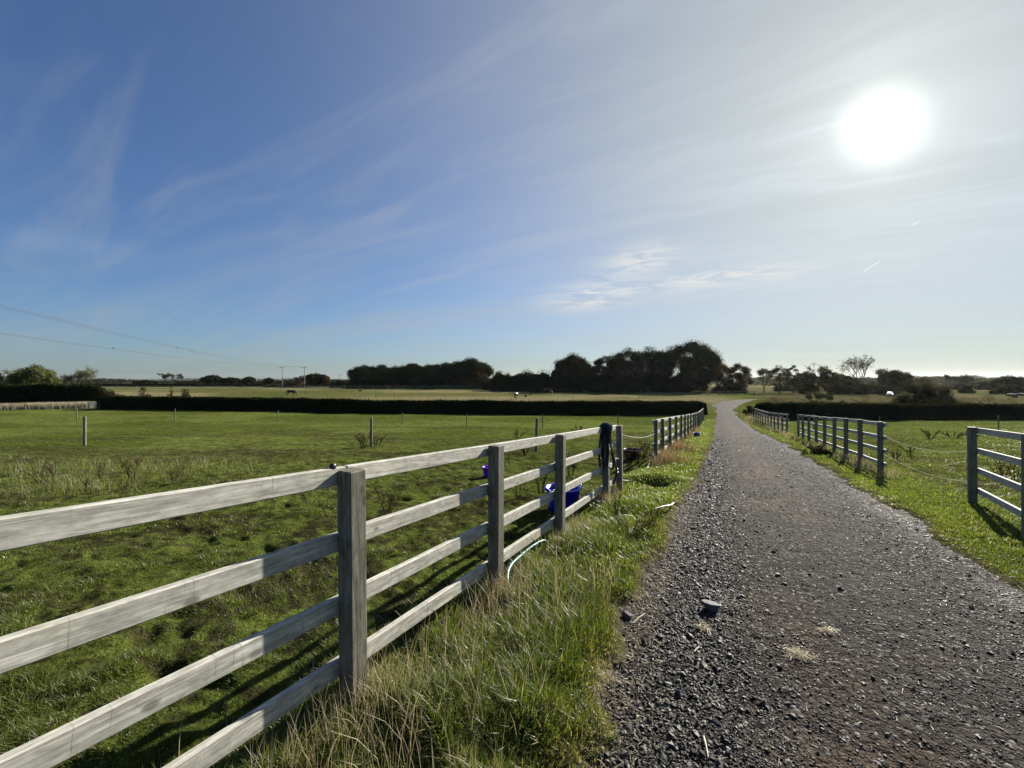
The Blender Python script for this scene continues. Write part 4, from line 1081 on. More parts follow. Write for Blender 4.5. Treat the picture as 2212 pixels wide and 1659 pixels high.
def rope(name, label, pts, r, mat, cat, n=6, group=None):
    """smooth line through the points"""
    P = [Vector(p) for p in pts]; out = []
    for i in range(len(P) - 1):
        p0 = P[max(i - 1, 0)]; p1 = P[i]; p2 = P[i + 1]; p3 = P[min(i + 2, len(P) - 1)]
        for k in range(8):
            t = k / 8
            out.append(.5 * ((2 * p1) + (p2 - p0) * t + (2 * p0 - 5 * p1 + 4 * p2 - p3) * t * t + (3 * p1 - p0 - 3 * p2 + p3) * t ** 3))
    out.append(P[-1]); b = MB(); b.tube(out, r, n); o = b.build(name, mat, None, True); return tag(o, label, cat, group)
def pt(px, py, Y): return (at(px, Y), Y, zat(py, Y))
def gp(px, Y, dz=.0): x = at(px, Y); return (x, Y, gz(x, Y) + dz)
rope('rope', 'upper slack cream rope closing the gap between the two fences on the paddock side', [pt(1342, 938.5, 7.8), pt(1362, 943.5, 8.7), pt(1384, 945, 9.8), pt(1402, 942, 10.7), pt(1416, 936, 11.6)], .006, M['tape'], 'rope')
rope('hose', 'thick pale hose looping low across the gap under the slack rope', [pt(1341, 1036, 7.8), pt(1352, 1038, 8.3), pt(1366, 1037.5, 8.9), pt(1381, 1030, 9.7), pt(1392, 1019, 10.4), pt(1400, 1006, 11.0), pt(1408, 990, 11.5)], .012, M['tape'], 'hose')
rope('rope', 'upper thin cream rope slung across the gateway beyond the track', [pt(1908, 940, 10.04), pt(1945, 958, 9.2), pt(1990, 970, 8.4), pt(2040, 975.5, 7.6), pt(2093, 975, 6.75)], .0034, M['tape'], 'rope')
rope('rope', 'lower thin cream rope sagging across the gateway beyond the track', [pt(1912, 983, 10.04), pt(1950, 1003, 9.2), pt(1995, 1021, 8.4), pt(2045, 1034, 7.6), pt(2096, 1041, 6.75)], .0034, M['tape'], 'rope')
rope('hose', 'pale teal hose end curving out of the grass at the second fence post', [gp(1106, 3.38, .0), gp(1098, 3.48, .05), gp(1097, 3.62, .10), gp(1106, 3.78, .115), gp(1124, 4.0, .115), gp(1150, 4.22, .11), gp(1174, 4.42, .10), gp(1184, 4.5, .04)], .0105, M['teal'], 'hose')
rope('pipe', 'short bent white pipe lying on the verge grass near the track', [gp(1414, 5.95, .075), gp(1432, 6.05, .085), gp(1448, 6.2, .085), gp(1455, 6.4, .085), gp(1452, 6.6, .07)], .012, M['pipe'], 'pipe')
rope('hose', 'thin green hose half sunk in the verge grass behind the brown tuft', [gp(1322, 5.55, .05), gp(1340, 5.65, .075), gp(1366, 5.75, .06)], .009, M['green_hose'], 'hose')

def headcollar():
    """halter and lead rope bundled over the fourth fence post"""
    x, y = onq(6.81, -1.865); z0 = float(base_z(np.array([x]), np.array([y]))[0]) + .02
    r = empty('headcollar', (x, y, z0 + 1.245)); tag(r, 'dark halter and lead rope with a blue fleece noseband hung over a fence post', 'halter')
    r.rotation_euler = (0, 0, math.atan2(1, .5))       # local x runs along the fence, local -y faces the track
    f = MB()
    f.tube([(-.06, -.075, -.07), (-.062, -.066, .01), (-.055, -.03, .045), (-.05, .03, .05), (-.05, .07, .01), (-.05, .09, -.08)], [.03, .035, .035, .035, .032, .028], 10)
    f.tube([(.03, -.075, -.05), (.035, -.066, .012), (.035, -.03, .04), (.03, .03, .045), (.02, .066, .01)], [.025, .032, .035, .032, .028], 10)
    f.build('noseband', M['fleece'], r, True)
    def strap(name, pts, w, mat='strap'):
        b = MB(); P = [Vector(p) for p in pts]; out = []
        for i in range(len(P) - 1):
            p0 = P[max(i - 1, 0)]; p1 = P[i]; p2 = P[i + 1]; p3 = P[min(i + 2, len(P) - 1)]
            for k in range(6):
                t = k / 6; out.append(.5 * ((2 * p1) + (p2 - p0) * t + (2 * p0 - 5 * p1 + 4 * p2 - p3) * t * t + (3 * p1 - p0 - 3 * p2 + p3) * t ** 3))
        out.append(P[-1]); b.tube(out, w, 8, True, .45); b.build(name, M[mat], r, True)
    # webbing hanging down the near face (local -x faces the camera)
    strap('cheek_strap', [(-.07, -.03, .03), (-.085, -.04, -.15), (-.09, -.05, -.4), (-.085, -.03, -.62)], .034)
    strap('cheek_strap', [(-.07, .02, .03), (-.085, .03, -.18), (-.095, .045, -.45), (-.085, .02, -.66)], .034)
    strap('cheek_strap', [(-.065, .055, .02), (-.08, .075, -.2), (-.09, .095, -.42), (-.08, .07, -.70)], .030)
    strap('throat_strap', [(-.07, -.055, .0), (-.085, -.075, -.2), (-.05, -.115, -.42), (-.02, -.14, -.55), (-.06, -.1, -.66), (-.09, -.03, -.6)], .022)
    strap('lead_rope', [(-.02, -.07, .02), (-.03, -.085, -.25), (0, -.11, -.5), (.06, -.15, -.64), (.02, -.16, -.78), (-.03, -.12, -.90), (.02, -.14, -.82), (.07, -.16, -.72)], .020)
    strap('lead_rope', [(-.01, -.1, -.56), (.1, -.13, -.52), (.24, -.15, -.55), (.3, -.14, -.64), (.24, -.13, -.70), (.1, -.12, -.66)], .013)
    for p in ((-.03, -.10, -.58), (.05, -.165, -.70), (-.09, .05, -.52)):
        b = MB(); pp = [(p[0] + .026 * math.cos(a), p[1] - .012, p[2] + .026 * math.sin(a)) for a in np.linspace(0, 6.283, 13)]
        b.tube(pp, .006, 6, False); b.build('ring', M['metal'], r, True)
headcollar()

def rock(label, px, Y, size, seed, mat='stone', name='rock'):
    r = np.random.default_rng(seed); n = 26; m = 14; V = []; f = []
    for i in range(m + 1):
        th = math.pi * i / m
        for k in range(n):
            a = 2 * math.pi * k / n; V.append((math.sin(th) * math.cos(a), math.sin(th) * math.sin(a), math.cos(th)))
    V = np.array(V); d = r.normal(size=(9, 3)); d /= np.linalg.norm(d, axis=1)[:, None]
    for k in d:                       # flat broken facets
        h = V @ k; lim = .62; V = V - np.clip(h - lim, 0, None)[:, None] * k[None, :]
    V = V + ((fbm(V[:, 0] * 3 + seed, V[:, 1] * 3 + V[:, 2] * 2, .8, 3, seed) - .5) * .16)[:, None] * V
    V = V * np.array(size) * .5
    for i in range(m):
        for k in range(n): f += [i * n + k, (i + 1) * n + k, (i + 1) * n + (k + 1) % n, i * n + (k + 1) % n]
    o = mesh_np(name, V, f, 4, M[mat], None, None, False)
    x = at(px, Y); o.location = (x, Y, float(road_z(np.array([x]), np.array([Y]))[0]) + size[2] * .33); o.rotation_euler = (.1, .15, rad(-25))
    return tag(o, label, 'rock')
rock('fist-sized dark angular rock lying alone on the gravel with a twig beside it', 1536, 3.2, (.17, .11, .09), 3)
rock('dark lump standing in for a shadowy hole, half under the verge grass at the track edge', 1352, 3.14, (.09, .07, .08), 8)  # stone shape added where the verge has a dark shadowy spot
rock('small black stone between others on the gravel, below the fist-sized rock', 1466, 2.28, (.045, .04, .04), 12)

def twig(label, pts, r):
    z = lambda x, y: float(max(road_z(np.array([x]), np.array([y]))[0], gz(x, y)))
    P = []
    for px, Y, dz in pts:
        x = at(px, Y); P.append((x, Y, z(x, Y) + dz))
    b = MB(); b.tube(P, [r, r * .9, r * .5][:len(P)] if len(P) <= 3 else [r] * len(P), 6); o = b.build('twig', M['twig'], None); return tag(o, label, 'twig', 'pale twigs on the track')
twig('longest pale twig lying on the gravel low in the picture', [(1520, 1.965, .014), (1525, 1.91, .018), (1530, 1.85, .012)], .005)
twig('broad pale stick poking out of the verge onto the gravel beside the dark lump', [(1368, 3.03, .015), (1380, 3.08, .03), (1394, 3.14, .03)], .006)
twig('short pale stick on the gravel between the hay wisps and the verge', [(1500, 2.66, .012), (1505, 2.685, .016), (1511, 2.71, .013)], .005)
twig('forked reddish twig leaning on the fist-sized rock', [(1558, 3.2, .01), (1568, 3.26, .06), (1576, 3.33, .10)], .004)

def hay(label, px, Y, w, n, seed):
    r = np.random.default_rng(seed); x0 = at(px, Y); V = []; F_ = []; Cc = []
    for i in range(n):
        x = x0 + r.normal(0, w * .45); y = Y + r.normal(0, w * .40); z = float(road_z(np.array([x]), np.array([y]))[0]) + .006 + abs(r.normal(0, .012))
        a = r.uniform(0, 6.28); L = r.uniform(.02, .07); t = r.normal(0, .25); d = np.array([math.cos(a), math.sin(a), t]) * L * .5; s = np.array([-math.sin(a), math.cos(a), .3]) * .0016
        p = np.array([x, y, z]); k = len(V); V += [p - d - s, p - d + s, p + d + s + [0, 0, .004], p + d - s + [0, 0, .004]]; F_ += [k, k + 1, k + 2, k + 3]
        c = np.array([.42, .35, .20]) * r.uniform(.6, 1.25); Cc += [c] * 4
    o = mesh_np('hay_wisp', V, F_, 4, M['drygrass'], None, np.array(Cc)); return tag(o, label, 'hay', 'wisps of hay dropped on the track')
hay('compact wisp of yellow hay on the gravel, highest of the three wisps in view', 1786, 2.88, .055, 110, 1)
hay('wide thin scatter of hay on the gravel below the compact wisp', 1730, 2.6, .08, 170, 2)
hay('small wisp of brownish hay just below the fist-sized rock', 1520, 2.93, .05, 90, 3)

# ------------------------------------------------------------------ vehicles and trailers beyond the hedge
def car(label, px, Y):
    x = at(px, Y); r = empty('car', (x, Y, gz(x, Y)), rad(-38)); tag(r, label, 'car')
    b = MB(); prof = [(-1.9, .35), (-1.95, .75), (-1.75, .95), (-1.0, 1.02), (-.45, 1.45), (.8, 1.48), (1.55, 1.05), (1.9, .95), (1.95, .4)]
    n = len(prof); V = []
    for s in (-.82, .82):
        for (a, z) in prof: V.append((s * (1 if z < 1.2 else .84), a, z))
    fs = [tuple(range(n))[::-1], tuple(range(n, 2 * n))] + [(i, (i + 1) % n, n + (i + 1) % n, n + i) for i in range(n)]
    b.add(V, fs); b.build('body', M['white'], r)
    b = MB(); b.add([(-.66, -.93, 1.06), (.66, -.93, 1.06), (.58, -.47, 1.42), (-.58, -.47, 1.42)], [(0, 1, 2, 3)])
    b.v = [(vx, vy - .02, vz + .015) for vx, vy, vz in b.v]; b.build('windscreen', M['glass'], r)
    for sx in (-1, 1):
        for sy in (-1.25, 1.25):
            b = MB(); b.lathe([(.12, -.1), (.31, -.1), (.33, -.06), (.33, .06), (.31, .1), (.12, .1)], 16); o = b.build('wheel', M['black'], r, True); o.location = (sx * .75, sy, .33); o.rotation_euler = (0, rad(90), 0)
        b = MB(); b.box((sx * .58, -1.955, .72), (.32, .05, .14)); b.build('headlight', M['glass'], r)
    b = MB(); b.box((0, -1.97, .52), (.8, .04, .16)); b.build('grille', M['black'], r)
    r.scale = (.58, .58, .66)
car('small white car with a dark windscreen parked at the edge of the scrub', 1922, 92)
def trailer(label, px, Y, w):
    x = at(px, Y); r = empty('trailer', (x, Y, gz(x, Y))); tag(r, label, 'trailer', 'low trailers at the picture edge')
    b = MB(); b.box((0, 0, .75), (w, 1.6, .7), None, 1, .03); b.build('body', M['black'], r)
    b = MB(); b.box((-w * .12, 0, 1.14), (w * .4, 1.0, .07), None, 1, .02); b.build('top', M['white'], r)
    r.scale = (.75, .75, .75)
    for s in (-1, 1):
        b = MB(); b.lathe([(.1, -.09), (.30, -.09), (.32, 0), (.30, .09), (.1, .09)], 14); o = b.build('wheel', M['black'], r, True); o.location = (s * w * .28, -.86, .32); o.rotation_euler = (rad(90), 0, 0)
trailer('low dark trailer with a white top, whole, near the picture edge', 2186, 92, 1.5)
trailer('low dark trailer with a white top cut off by the picture edge', 2210, 92, 1.9)
# ------------------------------------------------------------------ grass
def blades(name, x, y, H, W, lean, color, mat, label, cat, seed, z=None, segs=2, az=None, azspread=6.3):
    r = np.random.default_rng(seed); n = len(x)
    if z is None: z = ground_z(x, y)
    la = r.uniform(0, 2 * np.pi, n) if az is None else az + r.normal(0, azspread, n)
    ld = np.stack([np.cos(la), np.sin(la), np.zeros(n)], 1)
    wa = la + np.pi / 2 + r.normal(0, .5, n)
    wd = np.stack([np.cos(wa), np.sin(wa), np.zeros(n)], 1) * (W * .5)[:, None]
    p0 = np.stack([x, y, z - .012], 1)
    rows = []
    for k in range(segs):
        t = k / segs
        c = p0 + ld * (H * lean * t * t)[:, None] + np.array([0, 0, 1.0]) * (H * (t - .28 * lean * t * t))[:, None]
        s = wd * (1 - .35 * t)
        rows += [c - s, c + s]
    tip = p0 + ld * (H * lean)[:, None] + np.array([0, 0, 1.0]) * (H * (1 - .28 * lean))[:, None]
    V = np.stack(rows + [tip], 1); m = 2 * segs + 1
    fs = []; sz = []
    pat = []
    for k in range(segs - 1): pat.append([2 * k, 2 * k + 1, 2 * k + 3, 2 * k + 2])
    pat_t = [2 * segs - 2, 2 * segs - 1, 2 * segs]
    b = (np.arange(n) * m)[:, None]
    one = np.concatenate([np.array(p) for p in pat] + [np.array(pat_t)])
    faces = (b + one[None, :]).ravel()
    sizes = np.tile(np.array([4] * (segs - 1) + [3], np.int32), n)
    o = mesh_np(name, V.reshape(-1, 3), faces, sizes, mat, None, np.repeat(color, m, 0))
    return tag(o, label, cat, kind='stuff')

def gcolor(x, y, n, seed, dry=.12, lush=0.0, dryc=(.25, .225, .13)):
    r = np.random.default_rng(seed)
    a = np.array([.046, .070, .010]); b = np.array([.108, .138, .026])
    f = np.clip(fbm(x, y, .7, 3, 401) * .8 + r.normal(.1, .22, n), 0, 1)[:, None]
    c = a + (b - a) * f
    c[:, 0] *= r.uniform(.85, 1.25, n)
    dm = r.uniform(size=n) < dry
    d = np.array(dryc)[None, :] * r.uniform(.5, 1.25, n)[:, None]
    c[dm] = d[dm]
    return c

RG = np.random.default_rng(5)
def wedge(n, y0, y1, wide=1.42):
    """points thinning out with distance"""
    y = np.exp(RG.uniform(math.log(y0), math.log(y1), n)); x = RG.uniform(-wide, wide, n) * y
    return x, y

# short grazed turf of the paddocks
x, y = wedge(820000, 1.0, 46)
q = x - .5 * y; e = edge_d(x, y)
turf = fbm(x, y, 1.1, 4, 51) * .35 + fbm(x, y, .115, 3, 63) * .65      # same field that bares the mud
n0 = fbm(x, y, 1.1, 4, 51)
mudn = sstep(.495, .58, turf) * (1 - sstep(12, 30, np.hypot(x, y)))
lft = (q < -1.95); rgt = (q > 3.9) & (e > .05)
keep = (lft & (RG.uniform(size=len(x)) > mudn * .78)) | rgt
x, y, mudn, rgt = x[keep], y[keep], mudn[keep], rgt[keep]
n = len(x); cl = fbm(x, y, .42, 2, 405)
H = (.018 + .055 * sstep(.45, .75, cl) * (1 - .6 * sstep(6, 20, y))) * RG.uniform(.6, 1.4, n) * np.where(rgt, 1.7, 1)
W = .0026 * (1 + y / 4.5) * RG.uniform(.7, 1.3, n)
c = gcolor(x, y, n, 6, .12) * np.where(rgt, 1.25, 1.12)[:, None]  # blades of the right paddock coloured lighter for the backlight
brown = RG.uniform(size=n) < mudn * .8; c[brown] = np.array([.10, .085, .05]) * RG.uniform(.5, 1.3, brown.sum())[:, None]
blades('paddock_grass', x, y, H, W, RG.uniform(.3, 1.1, n), np.clip(c, 0, .8), M['grass'], 'short grazed green turf of the paddocks', 'grass', 7)

# verges either side of the track
x, y = wedge(900000, .9, 46, 1.45)
q = x - .5 * y; e = edge_d(x, y)
keep = (q > -2.15) & (q < 4.6) & (e > .0) & (RG.uniform(size=len(x)) < .25 + .75 * sstep(.0, .22, e))
x, y, q, e = x[keep], y[keep], q[keep], e[keep]; n = len(x)
cl = fbm(x, y, .38, 3, 411); cl2 = fbm(x, y, 1.3, 2, 413)
left = q < 1
rank = np.where(left, 1 - sstep(4.5, 9, y), 0) * .75 + .25
H = (.035 + .11 * sstep(.36, .72, cl) * rank + .03 * cl2) * RG.uniform(.55, 1.35, n) * sstep(-.06, .30, e) + .012
H = H * np.where(left, 1, .72)
W = .0031 * (1 + y / 4.5) * RG.uniform(.55, 1.5, n)
c = gcolor(x, y, n, 16, .11) * np.where(left, 1.2, 1.25)[:, None]
c = c * (1 + .35 * sstep(4, 8, y))[:, None]  # backlit look of the farther verge put into the blade colour
eb = RG.uniform(size=n) < (1 - sstep(.02, .22, e)) * .55; c[eb] = np.array([.24, .19, .10]) * RG.uniform(.5, 1.3, eb.sum())[:, None]
blades('verge_grass', x, y, H, W, RG.uniform(.15, .95, n), np.clip(c, 0, .8), M['grass'], 'longer green grass on the verges along the track', 'grass', 17, segs=3)

# bleached stalks along the foot of the fences
xs = []; ys = []; hs = []
def strip(n, y0, y1, q0, sq, h0, h1):
    yy = np.exp(RG.uniform(math.log(y0), math.log(y1), n)); qq = q0 + RG.normal(0, sq, n); cl = fbm(yy, qq * 0 + 3, .5, 3, 431)
    k = RG.uniform(size=n) < sstep(.35, .7, cl)
    xs.append(qq[k] + .5 * yy[k]); ys.append(yy[k]); hs.append(RG.uniform(h0, h1, k.sum()))
def clumpd(n, x0, y0, s, h0, h1):
    xs.append(x0 + RG.normal(0, s, n)); ys.append(y0 + RG.normal(0, s, n)); hs.append(RG.uniform(h0, h1, n))
strip(1000, 1.0, 7.8, -1.72, .10, .10, .34)
strip(700, 1.25, 3.0, -1.55, .22, .14, .40)
k_ = RG.uniform(size=420); xs.append(.5 * (1.3 + 2.4 * k_) + RG.uniform(-1.8, -.85, 420)); ys.append(1.3 + 2.4 * k_); hs.append(RG.uniform(.2, .42, 420))
strip(2200, 11, 32, -1.72, .12, .2, .45)
strip(2600, 9, 34, 3.75, .15, .12, .35)
for px, Y, s, h0, h1, k in ((800, 2.15, .10, .1, .3, 500), (1292, 6.7, .12, .12, .34, 900), (1245, 5.1, .16, .08, .26, 500), (1440, 12.0, .3, .2, .5, 800), (1470, 15.5, .35, .2, .5, 700), (1075, 3.35, .12, .1, .3, 500), (1320, 7.6, .1, .1, .25, 250), (1640, 44, .8, .4, .9, 400), (1655, 40, .7, .4, .8, 300)):
    clumpd(int(k * .55), at(px, Y), Y, s, h0, h1)
x = np.concatenate(xs); y = np.concatenate(ys); H = np.concatenate(hs); n = len(x)
W = .0017 * (1 + y / 2.8) * RG.uniform(.7, 1.3, n)
f = RG.uniform(size=n)[:, None]
c = np.array([.22, .18, .10]) * (1 - f) + np.array([.42, .37, .24]) * f
far = (y > 10) & (x - .5 * y < 0); c[far] = c[far] * np.array([.75, .63, .55])
blades('dry_grass', x, y, H, W, RG.uniform(.05, .6, n), c, M['drygrass'], 'bleached dry grass stalks along the foot of the fences', 'dry grass', 27, segs=3)

# rank pale growth at the side of the paddock, and bleached strip under the far hedge
n = 60000; x = RG.uniform(-18, -5.2, n); y = RG.uniform(7.0, 13.5, n)
k = RG.uniform(size=n) < sstep(.36, .62, fbm(x, y, 1.5, 3, 441)) * sstep(7.0, 8.2, y) * (1 - sstep(10.5, 13.5, y)) * sstep(4.8, 9.5, -x) * (.25 + .75 * sstep(.8, 1.15, -x / y))
x, y = x[k], y[k]; n = len(x); H = RG.uniform(.06, .34, n) * (.3 + 1.2 * fbm(x, y, .8, 2, 443)); W = RG.uniform(.003, .007, n)
c = gcolor(x, y, n, 36, .55, 0, (.27, .255, .15))
blades('rank_grass', x, y, H, W, RG.uniform(.2, .9, n), np.clip(c, 0, .8), M['grass'], 'rank pale tussocks at the side of the paddock', 'grass', 37, segs=3)
n = 16000; t = RG.uniform(0, 1, n); y = 51.5 + 6.5 * t + RG.uniform(.2, 3.6, n); x = np.interp(t, [0, 1], [at(-80, 51.5), at(178, 58)]) + RG.normal(0, .5, n)
H = RG.uniform(.5, 1.05, n); W = RG.uniform(.03, .07, n); f = RG.uniform(size=n)[:, None]
c = np.array([.24, .21, .13]) * (1 - f) + np.array([.50, .45, .33]) * f
blades('bleached_grass', x, y, H, W, RG.uniform(.1, .7, n), c, M['drygrass'], 'tall bleached grass behind the low stock fence', 'dry grass', 39)

# ------------------------------------------------------------------ dead docks and weeds
def weed(label, px, Y, h, spread, n, colr, seed, group=None, cat='weed', seeds=True):
    rnd = random.Random(seed); r = np.random.default_rng(seed); x = at(px, Y)
    b = MB(); tips = []; rr = max(.0028, .00045 * Y)
    for i in range(n):
        a = rnd.uniform(0, 6.28); s = spread * rnd.uniform(.2, 1); hh = h * rnd.uniform(.55, 1.0); bx, by = math.cos(a) * spread * .15, math.sin(a) * spread * .15
        p = [Vector((bx, by, -.02)), Vector((bx + math.cos(a) * s * .35, by + math.sin(a) * s * .35, hh * .5)), Vector((bx + math.cos(a) * s, by + math.sin(a) * s, hh))]
        b.tube(p, [rr * 1.5, rr, rr * .6], 5)
        for k in range(4):
            t = rnd.uniform(.35, .95); q = p[1].lerp(p[2], (t - .5) * 2) if t > .5 else p[0].lerp(p[1], t * 2)
            a2 = rnd.uniform(0, 6.28); L = h * rnd.uniform(.12, .3); e = q + Vector((math.cos(a2) * L * .6, math.sin(a2) * L * .6, L * .8)); b.tube([q, e], [rr * .7, rr * .4], 4); tips += [q.lerp(e, .5), e]
        tips += [p[2], p[1].lerp(p[2], .6), p[1].lerp(p[2], .8)]
    T = np.array([list(t) for t in tips]); k = len(T) * 8; P = T[r.integers(0, len(T), k)] + r.normal(size=(k, 3)) * h * .03
    lv = leaf_cards(P, np.full(k, max(.012, .0017 * Y)), seed + 2); bv = np.array(b.v)
    ff = np.concatenate([np.array([i for q in b.f for i in q]), np.arange(len(lv)) + len(bv)]); ss = np.concatenate([[len(q) for q in b.f], np.full(k, 4)])
    cc = np.vstack([np.array([.06, .042, .028])[None] + 0 * bv, leaf_colors(k, colr, seed + 3, .4)])
    o = mesh_np('dead_weed', np.vstack([bv, lv]), ff, ss, M['leaf'], None, cc); o.location = (x, Y, gz(x, Y)); tag(o, label, cat, group)
M['weedstem'] = simple_mat('dead_stems', (.075, .05, .035), .8, .2, .35, 12)
DW = (.065, .042, .026); DG = (.085, .085, .045)
for i, (px, Y, h, s, n, c, l) in enumerate((
    (285, 9.3, .52, .22, 9, DW, 'tall dead dock standing up from the rank grass above the top rail'),
    (90, 8.8, .45, .4, 8, DG, 'wide dead thistle branching in the rank grass near the picture edge'),
    (118, 8.6, .5, .12, 4, DW, 'dark bent stem right beside the wide dead thistle'),
    (215, 9.4, .42, .25, 5, DG, 'thin branching dead weed between the thistle and the tall dock'),
    (372, 8.6, .36, .22, 6, DG, 'low dead weed touching the top rail beside the tall dock'),
    (186, 7.9, .26, .06, 3, DW, 'short black dock spike directly over the top rail'),
    (268, 7.7, .26, .07, 3, DW, 'second short dock spike over the top rail below the tall dock'),
    (838, 6.0, .46, .2, 9, DW, 'reddish dead dock right behind the first bay after the front post'),
    (785, 16.5, .62, .35, 8, DW, 'dead weeds bent over at the foot of the stout dark post'),
    (815, 17.5, .5, .5, 7, DG, 'loose weeds on the other side of the stout dark post'),
    (1135, 14.0, .4, .3, 8, DW, 'dead docks behind the top rail near the leaning stout post'),
    (1168, 7.6, .55, .22, 10, DW, 'dark dead docks standing just behind the blue tub'),
    (1120, 7.2, .42, .3, 7, DG, 'low weeds between the purple bucket and the blue tub'),
    (1232, 9.5, .6, .3, 10, DW, 'tall dead docks seen under the top rail before the haltered post'),
    (1318, 10.2, .8, .3, 12, DW, 'dense dead docks seen between haltered post and end post'),
    (1350, 11.8, .55, .3, 9, DW, 'dead docks in front of the black trug'),
    (1388, 12.8, .65, .3, 10, DG, 'dead weeds on the far side of the black trug by the farther fence'),
    (1255, 26, .5, .8, 8, DG, 'patch of weeds far out in the paddock in front of the hedge'),
    (1118, 22, .4, .6, 6, DG, 'faint patch of weeds beyond the leaning stout post'),
    (2010, 21, .5, .5, 8, DG, 'grey dead weeds over the nine-post fence end in the far paddock'),
    (2060, 22, .4, .9, 9, DG, 'wide grey weed patch between gateway and slim far post'),
    (2165, 9.0, .5, .3, 9, DW, 'dark dead docks seen through the grey fence at the picture edge'),
    (2192, 8.6, .55, .2, 6, DW, 'dark docks cut by the second post of the grey fence'),
    (1970, 13.5, .3, .4, 6, DG, 'low weeds under the ropes of the gateway'),
    (1935, 12.5, .35, .2, 6, DG, 'weed tuft beside the jutting rail ends'),
    (1395, 5.2, .34, .3, 10, DW, 'brown leafless weed sprawling over the verge grass by the track'),
    (1330, 5.9, .5, .1, 4, DW, 'single tall dark stem on the verge before the haltered post'),
    (1362, 4.9, .3, .3, 8, DW, 'brown seedy weeds on the verge nearer than the sprawling one'))):
    weed(l, px, Y, h, s, n, c, 700 + i, 'dead weeds in the grass')

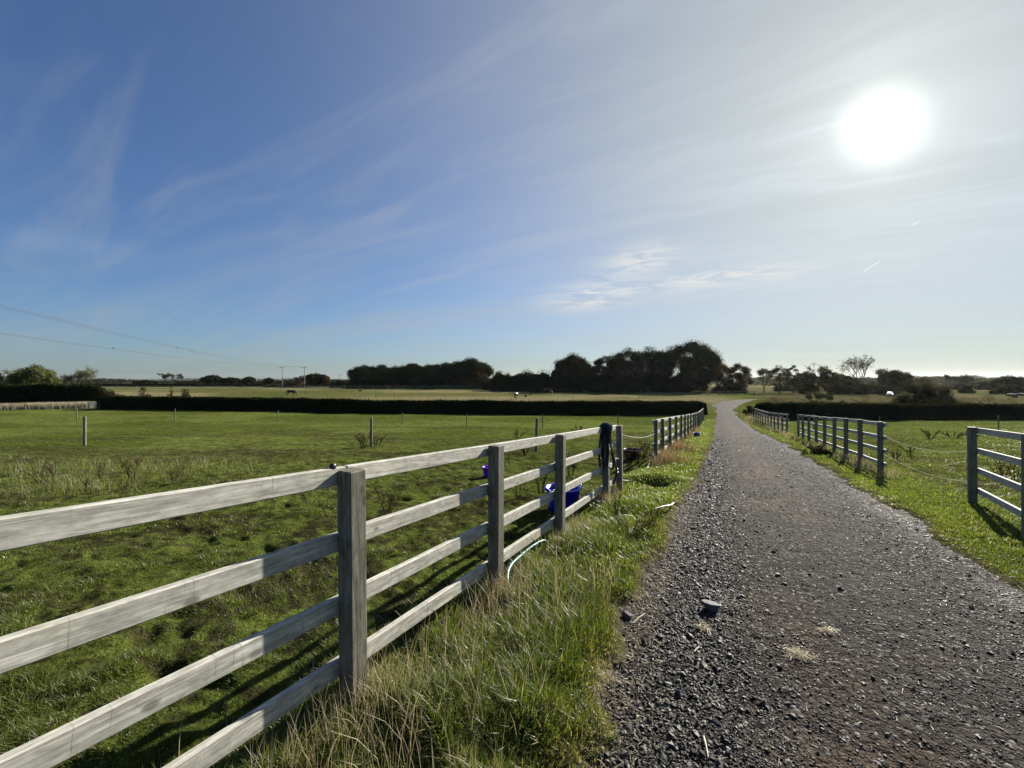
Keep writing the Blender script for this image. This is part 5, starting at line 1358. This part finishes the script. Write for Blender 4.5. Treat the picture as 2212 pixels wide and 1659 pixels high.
# ------------------------------------------------------------------ loose stones and straw on the track
def stones():
    t = (1 + 5 ** .5) / 2
    bv = np.array([(-1, t, 0), (1, t, 0), (-1, -t, 0), (1, -t, 0), (0, -1, t), (0, 1, t), (0, -1, -t), (0, 1, -t), (t, 0, -1), (t, 0, 1), (-t, 0, -1), (-t, 0, 1)]) / math.sqrt(1 + t * t)
    bf = np.array([(0, 11, 5), (0, 5, 1), (0, 1, 7), (0, 7, 10), (0, 10, 11), (1, 5, 9), (5, 11, 4), (11, 10, 2), (10, 7, 6), (7, 1, 8), (3, 9, 4), (3, 4, 2), (3, 2, 6), (3, 6, 8), (3, 8, 9), (4, 9, 5), (2, 4, 11), (6, 2, 10), (8, 6, 7), (9, 8, 1)])
    r = np.random.default_rng(91); N = 270000
    y = np.exp(r.uniform(math.log(1.2), math.log(34), N)); qq = r.uniform(-.75, 3.0, N); x = qq + .5 * y
    e = edge_d(x, y); lat = (qq + .6) / 3.05
    pr = .30 + .7 * np.exp(-((lat - .13) / .16) ** 2) + .35 * np.exp(-((lat - .88) / .14) ** 2)
    pr = pr * (.5 + fbm(x, y, .5, 3, 93))
    k = (e < .05) & (r.uniform(size=N) < pr) & (r.uniform(size=N) < np.clip(1.0 / (.5 + .18 * y), .0, 1) * (1 - sstep(14, 33, y)))
    x, y, lat = x[k], y[k], lat[k]; n = len(x)
    s = .0027 * np.exp(r.normal(0, .47, n)) * (1 + y / 10) * (1 + .55 * np.exp(-((lat - .12) / .15) ** 2))
    s = np.minimum(s, .020 + .001 * y)
    sc = np.stack([s * r.uniform(.8, 1.5, n), s * r.uniform(.7, 1.2, n), s * r.uniform(.4, .8, n)], 1)
    V = bv[None, :, :] * (1 + r.normal(0, .30, (n, 12, 1))) * sc[:, None, :]
    a = r.uniform(0, 6.283, n); tl = r.normal(0, .35, n)
    ca, sa = np.cos(a)[:, None], np.sin(a)[:, None]; ct, st = np.cos(tl)[:, None], np.sin(tl)[:, None]
    X, Yv, Z = V[:, :, 0], V[:, :, 1], V[:, :, 2]
    X, Z = X * ct + Z * st, -X * st + Z * ct
    X, Yv = X * ca - Yv * sa, X * sa + Yv * ca
    z = np.maximum(road_z(x, y), ground_z(x, y))
    V = np.stack([X + x[:, None], Yv + y[:, None], Z + (z + sc[:, 2] * .35)[:, None]], -1)
    F_ = (bf[None, :, :] + (np.arange(n) * 12)[:, None, None]).ravel()
    g = np.clip(np.exp(r.normal(math.log(.027), .65, n)), .008, .25)
    c = g[:, None] * np.stack([r.uniform(1.05, 1.25, n), np.ones(n), r.uniform(.70, .88, n)], 1)
    o = mesh_np('gravel', V.reshape(-1, 3), F_, 3, M['pebble'], None, np.repeat(c, 12, 0))
    tag(o, 'loose dark chippings and stones on the track', 'gravel', kind='stuff')
m, t_, b_ = new_mat('loose_chippings'); a_ = t_.node('ShaderNodeAttribute', attribute_name='Col'); t_.put(b_.inputs['Base Color'], a_.outputs['Color']); b_.inputs['Roughness'].default_value = .6; b_.inputs['Specular IOR Level'].default_value = .22
M['pebble'] = m
stones()

n = 2600; y = np.exp(RG.uniform(math.log(1.3), math.log(9), n)); e0 = RG.normal(.0, .14, n); x = -.6 + .5 * y + e0
rg = RG.uniform(size=n) < .25; x[rg] = (2.45 + .53 * y - e0 * 1.3)[rg]
sp = RG.uniform(size=n) < .12; x[sp] = (-.6 + .5 * y + RG.uniform(0, 3, n))[sp]
z = np.maximum(road_z(x, y), ground_z(x, y)) + .014
H = RG.uniform(.02, .075, n) * (1 + y / 12); f = RG.uniform(size=n)[:, None]
c = np.array([.20, .15, .08]) * (1 - f) + np.array([.50, .43, .27]) * f
blades('straw', x, y, H * .35, .0022 * (1 + y / 3) * np.ones(n), RG.uniform(2.2, 3.4, n), c, M['drygrass'], 'loose straw and dead blades scattered along the track edges', 'straw', 97, z=z)
# ------------------------------------------------------------------ air
def haze():
    b = MB(); b.box((0, 0, 10), (9400, 9400, 90)); m = bpy.data.materials.new('air'); m.use_nodes = True; t = NT(m.node_tree); t.n.clear()
    v = t.node('ShaderNodeVolumePrincipled'); v.inputs['Color'].default_value = (.86, .90, .95, 1); v.inputs['Density'].default_value = HAZE; v.inputs['Anisotropy'].default_value = .55
    o = t.node('ShaderNodeOutputMaterial'); t.l.new(v.outputs[0], o.inputs['Volume'])
    h = b.build('haze', m, None); tag(h, 'thin autumn haze over the fields', 'haze', kind='stuff')
HAZE = .00003
haze()
